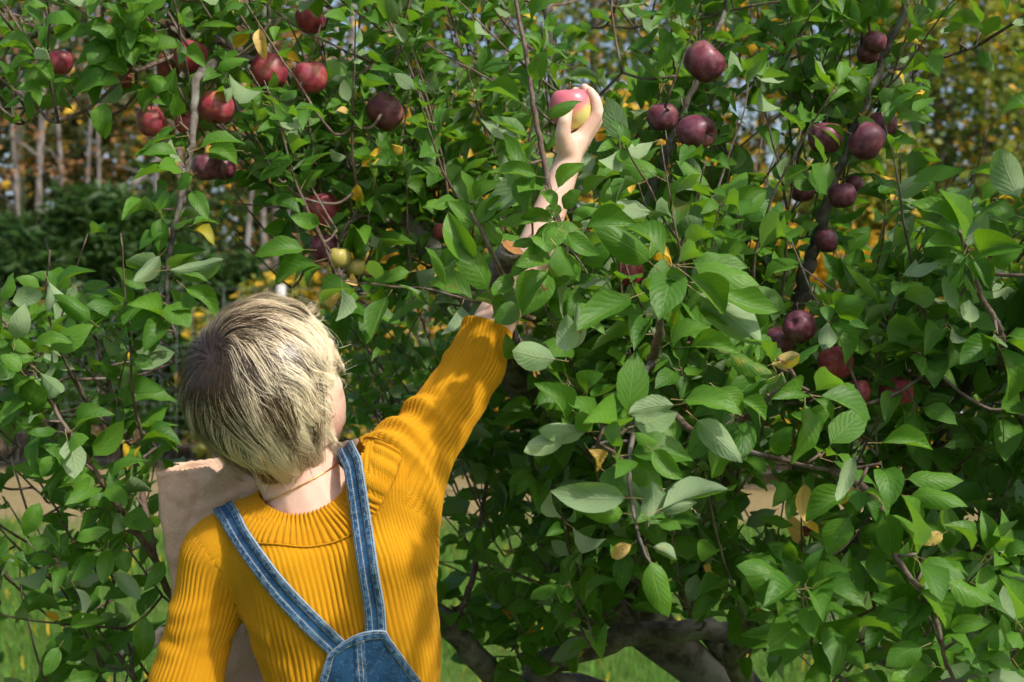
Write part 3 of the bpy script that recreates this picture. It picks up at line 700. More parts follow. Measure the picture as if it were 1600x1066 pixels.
# ---- body: one skin surface grown from joint chains (head, neck, trunk, arms, hands)
def ball_cone(a, b, ra, rb, ns=14):
    a, b = np.asarray(a, float), np.asarray(b, float); L = np.linalg.norm(b - a); d = (b - a) / (L + 1e-9)
    pts, rs = [], []
    for an_ in np.linspace(-np.pi / 2, 0, 6)[:-1]: pts.append(a + d * ra * math.sin(an_) * .999); rs.append(max(ra * math.cos(an_), 1e-4))
    for f in np.linspace(0, 1, max(2, int(L / .02) + 2)): pts.append(a + (b - a) * f); rs.append(ra + (rb - ra) * f)
    for an_ in np.linspace(0, np.pi / 2, 6)[1:]: pts.append(b + d * rb * math.sin(an_) * .999); rs.append(max(rb * math.cos(an_), 1e-4))
    ref = np.array([.31, .2, .93]) if abs(d[2]) < .8 else np.array([1, .1, 0]); n = np.cross(d, ref); n /= np.linalg.norm(n); m = np.cross(d, n)
    aa = np.linspace(0, 2 * np.pi, ns, endpoint=False); ring_ = np.cos(aa)[:, None] * n + np.sin(aa)[:, None] * m
    V = np.concatenate([p + r * ring_ for p, r in zip(pts, rs)]); k_ = np.arange(ns); n0 = len(V); V = np.vstack([V, pts[0], pts[-1]])
    return V, [grid_faces(len(pts), ns, True), np.stack([np.full(ns, n0), (k_ + 1) % ns, k_], -1), np.stack([np.full(ns, n0 + 1), (len(pts) - 1) * ns + k_, (len(pts) - 1) * ns + (k_ + 1) % ns], -1)]
def ellip(c, ax, rad, nu=28, nv=18):
    t1 = np.linspace(0, np.pi, nv)[1:-1]; t2 = np.linspace(0, 2 * np.pi, nu, endpoint=False)
    S = np.array([[(math.sin(a) * math.cos(b), math.sin(a) * math.sin(b), math.cos(a)) for b in t2] for a in t1]).reshape(-1, 3)
    S = np.vstack([S, [0, 0, 1], [0, 0, -1]]); V = np.asarray(c) + (S * np.array(rad)) @ np.array(ax)
    k_ = np.arange(nu); n0 = len(t1) * nu
    return V, [grid_faces(len(t1), nu, True), np.stack([np.full(nu, n0), k_, (k_ + 1) % nu], -1)[:, ::-1], np.stack([np.full(nu, n0 + 1), (len(t1) - 1) * nu + k_, (len(t1) - 1) * nu + (k_ + 1) % nu], -1)]
BD = Acc()
HC = PA(431, 611, 1.852)                                     # head centre
hf = np.array([.47, .70, .53]); hf /= np.linalg.norm(hf)     # where the face looks: away, right and up
hu = np.array([-.30, -.38, .85]); hu -= hf * (hu @ hf); hu /= np.linalg.norm(hu)
hr = np.cross(hf, hu)
def hp(r_, f_, u_): return HC + hr * r_ + hf * f_ + hu * u_
HA = [hr, hf, hu]
BD.add(*ellip(hp(0, -.008, .018), HA, (.068, .082, .082)))
BD.add(*ellip(hp(0, .028, -.03), HA, (.061, .062, .082)))     # face and jaw
BD.add(*ellip(hp(0, .062, -.088), HA, (.026, .024, .020)))    # chin
BD.add(*ball_cone(hp(0, .086, .010), hp(0, .108, -.028), .008, .012))     # nose
BD.add(*ellip(hp(0, .088, -.062), HA, (.022, .010, .008)))    # lips
for sg in (-1, 1):
    BD.add(*ellip(hp(sg * .032, .078, .022), HA, (.022, .012, .008)))     # brow
    BD.add(*ellip(hp(sg * .042, .046, -.028), HA, (.019, .022, .022)))    # cheekbone
    eb = hp(sg * .074, -.004, -.012)
    BD.add(*ellip(eb, [hr * .94 - hf * sg * .34, hf * .94 + hr * sg * .34, hu], (.006, .019, .031)))
    BD.add(*ellip(hp(sg * .074, .004, -.035), HA, (.006, .010, .012)))
NKt = hp(0, -.03, -.06); NKb = PA(482, 775, 1.862)
BD.add(*ball_cone(NKt, NKb, .050, .055, 24))
BD.add(*ball_cone(PA(480, 822, 1.862), PA(358, 872, 1.862), .042, .034)); BD.add(*ball_cone(PA(500, 812, 1.862), PA(600, 780, 1.858), .042, .045))
BD.add(*ball_cone(NKb, PA(520, 900, 1.862), .058, .075)); BD.add(*ball_cone(PA(470, 900, 1.862), PA(575, 900, 1.862), .072, .072))
BD.add(*ball_cone(PA(520, 900, 1.862), PA(552, 1110, 1.862), .08, .075)); BD.add(*ball_cone(PA(552, 1110, 1.862), np.array([hipx, hipy, .86]), .075, .10))
for sgn in (-1, 1):
    BD.add(*ball_cone(np.array([hipx + sgn * .075, hipy, .84]), np.array([hipx + sgn * .09, hipy, .45]), .078, .052))
    BD.add(*ball_cone(np.array([hipx + sgn * .09, hipy, .45]), np.array([hipx + sgn * .098, hipy, .08]), .050, .032))
ch = [(PA(352, 862, 1.862), .040)] + [(p, r - .009) for p, r in armL[1:]]
for (a, ra), (b, rb_) in zip(ch[:-1], ch[1:]): BD.add(*ball_cone(a, b, ra, rb_))
ELB = PA(787, 478, 1.945)
ch = [(PA(605, 775, 1.858), .05), (PA(678, 666, 1.885), .037), (PA(742, 570, 1.915), .033), (PA(768, 512, 1.93), .030), (ELB, .0285), (PA(834, 394, 1.965), .0265), (PA(866, 312, 1.982), .0225), (PA(889, 248, 1.99), .0185)]
for (a, ra), (b, rb_) in zip(ch[:-1], ch[1:]): BD.add(*ball_cone(a, b, ra, rb_, 18))
# right hand closed on the apple
W_ = PA(889, 248, 1.99)
APPLE_HAND = PA(893, 171, 2.0); AR = .0305
fing = {
 'thumb': [(PA(884, 230, 1.975), .0145), (PA(879, 210, 1.963), .0118), (PA(882, 190, 1.957), .0098), (PA(888, 169, 1.960), .0078)],
 'index': [(PA(912, 212, 1.992), .0120), (PA(934.5, 179, 1.988), .0098), (PA(931, 158, 1.988), .0084), (PA(922, 142, 1.990), .0068)],
 'middle': [(PA(914, 214, 2.012), .0120), (PA(936, 183, 2.020), .0096), (PA(929, 153, 2.026), .0084), (PA(913, 137, 2.028), .0070)],
 'ring': [(PA(906, 219, 2.028), .0115), (PA(919, 192, 2.044), .0092), (PA(911, 160, 2.046), .0080), (PA(899, 142, 2.038), .0068)],
 'little': [(PA(895, 224, 2.036), .0105), (PA(896, 200, 2.052), .0082), (PA(888, 175, 2.050), .0072), (PA(884, 158, 2.043), .0062)]}
for k_, c_ in fing.items():
    for (a, ra), (b, rb_) in zip(c_[:-1], c_[1:]): BD.add(*ball_cone(a, b, ra, rb_, 12))
    BD.add(*ball_cone(W_, c_[0][0], .0165, c_[0][1], 12))
BD.add(*ball_cone(PA(884, 226, 1.978), PA(910, 214, 1.995), .012, .011)); BD.add(*ball_cone(PA(900, 226, 2.0), PA(902, 216, 2.02), .016, .014))
# left hand under the bag
wl_ = armL[-1][0]; BD.add(*ball_cone(wl_, PA(405, 1212, 2.2), .024, .02))
for i in range(4):
    k0 = PA(400 + i * 9, 1216 - i * 2, 2.20 + i * .012); BD.add(*ball_cone(PA(400, 1210, 2.19), k0, .018, .011)); BD.add(*ball_cone(k0, k0 + np.array([.035, .02, .012]), .010, .0085)); BD.add(*ball_cone(k0 + np.array([.035, .02, .012]), k0 + np.array([.06, .03, .014]), .0085, .007))
BD.add(*ball_cone(PA(398, 1208, 2.18), PA(415, 1190, 2.165), .016, .011)); BD.add(*ball_cone(PA(415, 1190, 2.165), PA(440, 1180, 2.165), .011, .009))
t = NT('skin'); co = t.obco()
c = t.mix(t.ramp(t.noise(22, 4, co), .35, .7), (.74, .51, .40), (.68, .41, .315)); c = t.mix(t.math('MULTIPLY', t.noise(240, 2, co), .25), c, (.80, .52, .43))
t.P(Base_Color=c, Roughness=.5, Specular_IOR_Level=.35, Subsurface_Weight=.12, Subsurface_Scale=.01); t.b.inputs['Subsurface Radius'].default_value = (1, .35, .2)
t.set(t.b.inputs['Normal'], t.bump(t.noise(420, 3, co), .0006, .5))
M['skin'] = t.m
tmp = obj('body_cage', BD.mesh('body_cage', [])); md = tmp.modifiers.new('r', 'REMESH'); md.mode = 'VOXEL'; md.voxel_size = .0034; md.use_smooth_shade = True
md = tmp.modifiers.new('s', 'SMOOTH'); md.factor = .5; md.iterations = 5
dg = bpy.context.evaluated_depsgraph_get(); bm_ = bpy.data.meshes.new_from_object(tmp.evaluated_get(dg)); bpy.data.objects.remove(tmp)
bm_.materials.clear(); bm_.materials.append(M['skin']); bm_.name = 'body'
pobj('body', bm_)
M['eyewhite'] = mat_simple('eye', (.8, .78, .74), .2, .5)
for sg in (-1, 1):
    Ve, Fe = ellip(hp(sg * .031, .069, .004), HA, (.0125, .012, .011), 14, 10); pobj('eye', np_mesh('eye', Ve, Fe, [M['eyewhite']]))
# fine gold necklace on the neck
t = NT('gold_chain'); t.P(Base_Color=(.83, .55, .18), Metallic=1.0, Roughness=.3); M['gold'] = t.m
nx = (NKb - NKt) / np.linalg.norm(NKb - NKt); n1_ = np.cross(nx, [0, 1, 0]); n1_ /= np.linalg.norm(n1_); n2_ = np.cross(nx, n1_)
aa = np.linspace(0, 2 * np.pi, 90); cN = NKt + (NKb - NKt) * .72
Vt, Ft, ut = tube(np.array([cN + (n1_ * math.cos(a) + n2_ * math.sin(a)) * .0555 for a in aa]), .0009 * (1 + .35 * np.sin(aa * 60)), 5, cap=False)
pobj('necklace', np_mesh('necklace', Vt, Ft, [M['gold']], uv=ut))

# ---- hair: short layered bob, many strands swept out from the crown
HH = PA(413, 607, 1.845); HX = np.array([.1045, .112, .1205])
wq = np.array([-.58, 0, .36]); wq[1] = -math.sqrt(1 - wq @ wq)
def to_world(e, s):
    """unit direction and shell scale to a point of the hair volume (egg-shaped, narrowing to the nape)"""
    p = e * s[..., None] * HX
    lowz = np.clip(-e[..., 2], 0, 1)
    x = p[..., 0] * (1 - .42 * lowz ** 2) + .027 * lowz ** 2 + .006 * np.clip(e[..., 2], 0, 1)
    y = p[..., 1] * (1 - .18 * lowz ** 2)
    return np.stack([x, y, p[..., 2]], -1) + HH
def hair_paths(E0, L, npt, kick, lift, swirl, grav, tipl):
    n = len(E0); e = E0.copy(); out = np.zeros((n, npt, 3)); alive = np.ones(n)
    zax = np.array([0, 0, 1.0]); sc = np.zeros((n, npt))
    for i in range(npt):
        t_ = i / (npt - 1)
        lump = .028 * np.sin(e[:, 0] * 5.1 + e[:, 2] * 3.3 + 1) * np.cos(e[:, 2] * 4.7 - e[:, 1] * 3.1)
        ss = .90 + (lift + lump + tipl * t_ ** 2 - .90) * np.clip(t_ / .35, 0, 1) ** .7
        out[:, i] = to_world(e, ss); sc[:, i] = ss
        away = (e @ wq)[:, None] * e - wq; away /= np.linalg.norm(away, axis=1)[:, None] + 1e-6
        g = -zax + e[:, 2:3] * e; gl = np.linalg.norm(g, axis=1)[:, None]
        sw = -np.cross(e, away) * np.clip(away[:, 0:1] * 1.2 + .5, 0, 1)
        k_ = grav * (.18 + .85 * t_)
        d = away * (1 - .55 * k_)[:, None] + g * k_[:, None] + sw * (swirl * (1 - t_))[:, None] + kick * t_
        d -= (d * e).sum(1)[:, None] * e; d /= np.linalg.norm(d, axis=1)[:, None] + 1e-6
        alive = alive * np.clip((e[:, 2] + .97) / .12, .12, 1) * np.where(e @ hf > .50, .25, 1.0) * np.where((e[:, 0] > .83) & (e[:, 2] < .30) & (e[:, 2] > -.7) & (e[:, 1] > -.62), .22, 1.0); alive = np.maximum(alive, .02)
        e = e + d * (L / (npt - 1) / .112 * alive)[:, None]; e /= np.linalg.norm(e, axis=1)[:, None]
    return out
def roots(n):
    e = RNG.standard_normal((n * 5, 3)); e /= np.linalg.norm(e, axis=1)[:, None]
    e = e[(e @ hf < .42) & ~((e[:, 0] > .74) & (e[:, 2] < .3) & (e[:, 1] > -.6)) & (e[:, 2] > -.72) & ~((e @ hr > .62) & (e @ hf > .12) & (e @ hu < .35))]
    extra = wq + RNG.standard_normal((n // 3, 3)) * .35; extra /= np.linalg.norm(extra, axis=1)[:, None]
    e = np.vstack([e, extra]); RNG.shuffle(e); return e[:n]
NG, NS, NP = 240, 30000, 13
Eg = roots(NG)
Gl = RNG.uniform(.10, .165, NG); Gk = RNG.standard_normal((NG, 3)) * .34 + np.array([.42, 0, 0]); Gs = RNG.uniform(.35, 1.1, NG); Gg = RNG.uniform(.5, 1.0, NG); Glift = RNG.uniform(.94, 1.05, NG); Gt = RNG.normal(.01, .05, NG)
GP = hair_paths(Eg, Gl, NP, Gk, Glift, Gs, Gg, Gt)
tg_ = np.linspace(0, 1, NP)[None, :, None]
GW = np.sin(tg_ * RNG.uniform(4, 9, NG)[:, None, None] + RNG.uniform(0, 6.28, NG)[:, None, None]) * RNG.standard_normal((NG, 1, 3)) * .0115 * tg_ ** .8
GP = GP + GW
Es = roots(NS)
gi = np.argmax(Es @ Eg.T + RNG.normal(0, .015, (NS, NG)), 1)
SP = hair_paths(Es, Gl[gi] * RNG.uniform(.85, 1.1, NS), NP, Gk[gi] + RNG.standard_normal((NS, 3)) * .08, Glift[gi] + RNG.normal(0, .010, NS), Gs[gi], Gg[gi], Gt[gi] + RNG.normal(0, .012, NS))
tt = np.linspace(0, 1, NP)[None, :, None]
cl = .86 * np.clip(tt * 1.4, 0, 1) * RNG.uniform(.3, 1.15, NS)[:, None, None]
SP = SP + GW[gi] * .8
SP = SP * (1 - cl) + (GP[gi] + RNG.normal(0, .0016, (NS, 1, 3))) * cl
wav = np.sin(tt * RNG.uniform(3, 8, NS)[:, None, None] + RNG.uniform(0, 6, NS)[:, None, None]) * RNG.standard_normal((NS, 1, 3)) * .0011 * tt
SP = SP + wav
qn_ = np.linalg.norm((SP - HH) / HX, axis=2)[..., None]; SP = HH + (SP - HH) * np.where(qn_ > 1.02, (1.02 + (qn_ - 1.02) * .6) / qn_, 1)
fly = RNG.random(NS) < .02; SP[fly] += (SP[fly] - HH) * (.10 * tt ** 1.5) + RNG.normal(0, .006, (fly.sum(), 1, 3)) * tt
# colours: dark roots round the crown, pale ends, light and dark locks
Ef = roots(1100); fi = np.argmax(Es @ Ef.T, 1)
lock = np.clip((.5 * RNG.random(NG)[gi] + .5 * RNG.random(1100)[fi] - .5) * 2.0 + .5, 0, 1); own_ = RNG.random(NS)
ang = np.arccos(np.clip(((SP - HH) / HX / np.linalg.norm((SP - HH) / HX, axis=2)[..., None]) @ wq, -1, 1))
dq = np.array([-.36, -.90, .12]); dq /= np.linalg.norm(dq)
ang2 = np.arccos(np.clip(((SP - HH) / HX / np.linalg.norm((SP - HH) / HX, axis=2)[..., None]) @ dq, -1, 1))
ang = np.minimum(ang, .12 + .9 * ang2 * (.5 + .8 * lock[:, None]))
dark = 1 - np.clip((ang - .16 - .95 * ((1 - lock) * .85 + own_ * .15)[:, None]) / .30, 0, 1)
dark = np.maximum(dark * np.maximum((own_ > .08)[:, None], ang < .34), ((lock < .30) * (.50 + .3 * own_))[:, None] * (1 - .35 * tt[..., 0]))
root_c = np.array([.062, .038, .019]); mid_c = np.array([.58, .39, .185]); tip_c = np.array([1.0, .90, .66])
pale = np.clip(-.05 + .9 * lock[:, None] + .30 * own_[:, None] + 2.6 * (SP[..., 0] - HH[0]), 0, 1) * np.clip(.45 + .7 * tt[..., 0], 0, 1)  # paler locks and ends, plus sunlight from the right put into the colour
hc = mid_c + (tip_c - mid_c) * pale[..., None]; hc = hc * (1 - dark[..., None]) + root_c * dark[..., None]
def strands(paths, cols, r0):
    n, m = paths.shape[:2]
    T = np.gradient(paths, axis=1); T /= np.linalg.norm(T, axis=2)[..., None] + 1e-9
    O = paths - HH; O /= np.linalg.norm(O, axis=2)[..., None]
    S = np.cross(T, O); S /= np.linalg.norm(S, axis=2)[..., None] + 1e-9; O = np.cross(S, T)
    r = r0[:, None] * np.clip(np.linspace(1.0, .25, m), 0, 1)[None]
    V = np.stack([paths - S * r[..., None], paths + S * r[..., None]], 2)          # n,m,2,3 flat hairs lying on the head
    F1 = grid_faces(m, 2)
    F = (F1[None] + (np.arange(n) * m * 2)[:, None, None]).reshape(-1, 4)
    C = np.repeat(np.concatenate([cols, np.ones((n, m, 1))], -1)[:, :, None], 2, 2)
    return V.reshape(-1, 3), F, C.reshape(-1, 4)
V, F, C = strands(SP, hc, RNG.uniform(.00022, .00046, NS))
HR = Acc(); HR.add(V, F, at=C)
# underlayer so that no scalp shows between the strands
u_, v_ = np.meshgrid(np.linspace(0, 2 * np.pi, 72, endpoint=False), np.linspace(.02, 2.45, 44))
e_ = np.stack([np.sin(v_) * np.cos(u_), np.sin(v_) * np.sin(u_), np.cos(v_)], -1)
vis = ~((e_ @ hf > .46) | ((e_[..., 0] > .80) & (e_[..., 2] < .30) & (e_[..., 1] > -.62)) | ((e_ @ hr > .60) & (e_ @ hf > .16) & (e_ @ hu < .35)))
Vc = to_world(e_, np.full(e_.shape[:2], .915)).reshape(-1, 3); Fc = grid_faces(44, 72, True); Fc = Fc[vis.reshape(-1)[Fc].all(1)]
angc = np.arccos(np.clip(e_ @ wq, -1, 1)).reshape(-1); dk = np.clip(1 - (angc - .3) / .7, 0, 1)[:, None]
HR.add(Vc, Fc, at=np.concatenate([np.array([.20, .14, .075]) * (1 - dk) + root_c * dk, np.ones((len(Vc), 1))], 1))
t = NT('blond_hair'); at = t.node('ShaderNodeAttribute', attribute_name='hc')
t.P(Base_Color=at.outputs['Color'], Roughness=.34, Specular_IOR_Level=.6); M['hair'] = t.m
geo = t.n.new('ShaderNodeNewGeometry'); rd = t.node('ShaderNodeVectorMath', operation='SUBTRACT', i0=geo.outputs['Position'], i1=tuple(HH)); rn = t.node('ShaderNodeVectorMath', operation='NORMALIZE', i0=rd.outputs[0])
rs_ = t.node('ShaderNodeVectorMath', operation='SCALE', i0=rn.outputs[0], Scale=.9); ra2 = t.node('ShaderNodeVectorMath', operation='ADD', i0=geo.outputs['Normal'], i1=rs_.outputs[0]); rN = t.node('ShaderNodeVectorMath', operation='NORMALIZE', i0=ra2.outputs[0]); t.l.new(rN.outputs[0], t.b.inputs['Normal'])
tr = t.node('ShaderNodeBsdfTranslucent'); t.l.new(at.outputs['Color'], tr.inputs['Color'])
mx = t.node('ShaderNodeMixShader', i0=.14, i1=t.b.outputs[0], i2=tr.outputs[0]); t.l.new(mx.outputs[0], t.out.inputs[0])
pobj('hair', HR.mesh('hair', [M['hair']], 'hc'), label='short layered blond hair with dark roots at the crown')

# ------------------------------------------------------------------ the picked apple's paper bag
bag = thing('paper_bag', 'open brown paper grocery bag held in front of the chest', 'bag', tuple(P(400, 1100, 2.1)))
ra_ = R(7.0); bw, bd, bh = .292, .165, .40
wdir = np.array([math.cos(ra_), .03, math.sin(ra_)]); wdir /= np.linalg.norm(wdir); ddir = np.array([-.03, 1, 0.0]); ddir /= np.linalg.norm(ddir)
ddn = np.cross(wdir, ddir); ddn = -ddn / np.linalg.norm(ddn)
T0 = PA(247, 738, 2.0)
per_ = []
for x in np.linspace(0, 1, 84, endpoint=False): per_.append((x * bw, 0, 0))
for y in np.linspace(0, 1, 25, endpoint=False): per_.append((bw - .016 * (1 - abs(2 * y - 1)), y * bd, 1))
for x in np.linspace(1, 0, 44, endpoint=False): per_.append((x * bw, bd, 2))
for y in np.linspace(1, 0, 25, endpoint=False): per_.append((.020 * (1 - abs(2 * y - 1)), y * bd, 3))
per_ = np.array(per_); npz = len(per_); nrz = 84
crs = [(RNG.uniform(.0, .2), RNG.uniform(.0, .22), RNG.uniform(0, 3.14), RNG.uniform(.02, .07), RNG.choice([-1, 1]) * RNG.uniform(.0022, .005)) for _ in range(34)]
from mathutils import noise as mnoise
VB = []; 
for r_ in range(nrz):
    d_ = r_ / (nrz - 1) * bh
    for j, (x, y, sd_) in enumerate(per_):
        top_ = 0.0
        if r_ == 0: top_ = (.0016 if j % 2 else 0.0)
        pt = T0 + wdir * x + ddir * y + ddn * (d_ - top_)
        # crumples: folded facets, stronger near the mouth
        q_ = Vector((x * 11 + sd_ * 7.3, y * 11 + sd_ * 3.1, d_ * 11)); st_ = .35 + .65 * math.exp(-d_ / .16)
        n_1 = 1 - abs(mnoise.noise(q_)) * 2; n_2 = 1 - abs(mnoise.noise(q_ * 2.3 + Vector((5, 1, 2)))) * 2
        am_ = (.0085 * n_1 + .0042 * n_2) * st_
        if sd_ == 0:
            for cx0, cd0, ca0, cl0, cA in crs:
                ux, ud = x - cx0, d_ - cd0; al_ = ux * math.cos(ca0) + ud * math.sin(ca0); ac_ = -ux * math.sin(ca0) + ud * math.cos(ca0)
                if abs(al_) < cl0 and abs(ac_) < .02: am_ += cA * math.exp(-abs(ac_) / .004) * (1 - (al_ / cl0) ** 2)
        nrm_ = (-ddir, wdir, ddir, -wdir)[int(sd_)]
        pt = pt + nrm_ * am_ + ddn * (.002 * math.sin(x * 37 + y * 40) + (.010 * math.exp(-((x - .085) / .008) ** 2) if sd_ == 0 else 0)) * math.exp(-d_ / .012)
        VB.append(pt)
VB = np.array(VB); fb = grid_faces(nrz, npz, True)
bc = VB[-npz:].mean(0); VB = np.vstack([VB, bc]); kk = np.arange(npz); bot_ = np.stack([np.full(npz, len(VB) - 1), (nrz - 1) * npz + (kk + 1) % npz, (nrz - 1) * npz + kk], -1)
t = NT('kraft_paper'); co = t.obco(); fib = t.noise(300, 4, co, .7)
c = t.mix(t.ramp(t.noise(9, 4, co), .3, .7), (.68, .455, .32), (.74, .52, .38)); c = t.mix(t.math('MULTIPLY', t.ramp(fib, .5, .7), .25), c, (.36, .22, .13))
t.P(Base_Color=c, Roughness=.8, Specular_IOR_Level=.25)
vor = t.node('ShaderNodeTexVoronoi', feature='DISTANCE_TO_EDGE'); vor.inputs['Scale'].default_value = 7; 
nz = t.n.new('ShaderNodeTexNoise'); nz.inputs['Scale'].default_value = 9; vm = t.node('ShaderNodeVectorMath', operation='ADD', i0=co, i1=nz.outputs['Color']); t.l.new(vm.outputs[0], vor.inputs['Vector'])
cr = t.ramp(vor.outputs[0], .0, .12)
t.set(t.b.inputs['Normal'], t.bump(t.math('ADD', t.math('MULTIPLY', cr, .8), t.math('MULTIPLY', fib, .12)), .0016, .35))
tr = t.node('ShaderNodeBsdfTranslucent'); tr.inputs['Color'].default_value = (.55, .33, .15, 1)
mx = t.node('ShaderNodeMixShader', i0=.10, i1=t.b.outputs[0], i2=tr.outputs[0]); t.l.new(mx.outputs[0], t.out.inputs[0])
M['kraft'] = t.m
bo = obj('paper_shell', np_mesh('paper_bag', VB - np.array(bag.location), [fb, bot_], [t.m], smooth=True), bag)
md = bo.modifiers.new('thick', 'SOLIDIFY'); md.thickness = .0007
# ------------------------------------------------------------------ the apple tree
TRUNK = np.array([.62, 3.0, 0.0])
tree = thing('apple_tree', 'wide apple tree full of green leaves spreading over most of the picture', 'tree', tuple(TRUNK))
def tobj(name, me, parent=None, **kw):
    o = obj(name, me, parent or tree, **kw); o.location = -Vector(TRUNK); return o
def wp(l): return np.array([PA(*q) for q in l])
class Nodes:
    """skeleton points to which shoots are joined"""
    def __init__(s): s.a = np.zeros((60000, 3)); s.n = 0
    def extend(s, l):
        l = np.asarray(l)
        if len(l): s.a[s.n:s.n + len(l)] = l; s.n += len(l)
    def arr(s): return s.a[:s.n]
NODES = Nodes()
def limb(name, pts, r0, r1, mt, ns=9, bump=.05, per=7, node=True, flare=1.0):
    c = catmull(pts, per); n = len(c); r = r1 + (r0 - r1) * (1 - np.linspace(0, 1, n)) ** (2.2 if r0 > .015 and name != 'trunk' else 1.2); r[:3] *= flare
    c[1:-1] += RNG.normal(0, r0 * .10, (n - 2, 3))
    V, F, uv = tube(c, r, ns, bump); tobj(name, np_mesh(name, V, F, [M[mt]], uv=uv))
    if node: NODES.extend(list(c[2:]))
    return c
TT = np.array([.60, 2.95, .66])
limb('trunk', [TRUNK + [0, 0, -.15], TRUNK + [0, 0, .1], TRUNK + [-.02, -.02, .4], TT + [0, 0, .06]], .115, .09, 'bark', 16, .05, 7, True, 1.3)
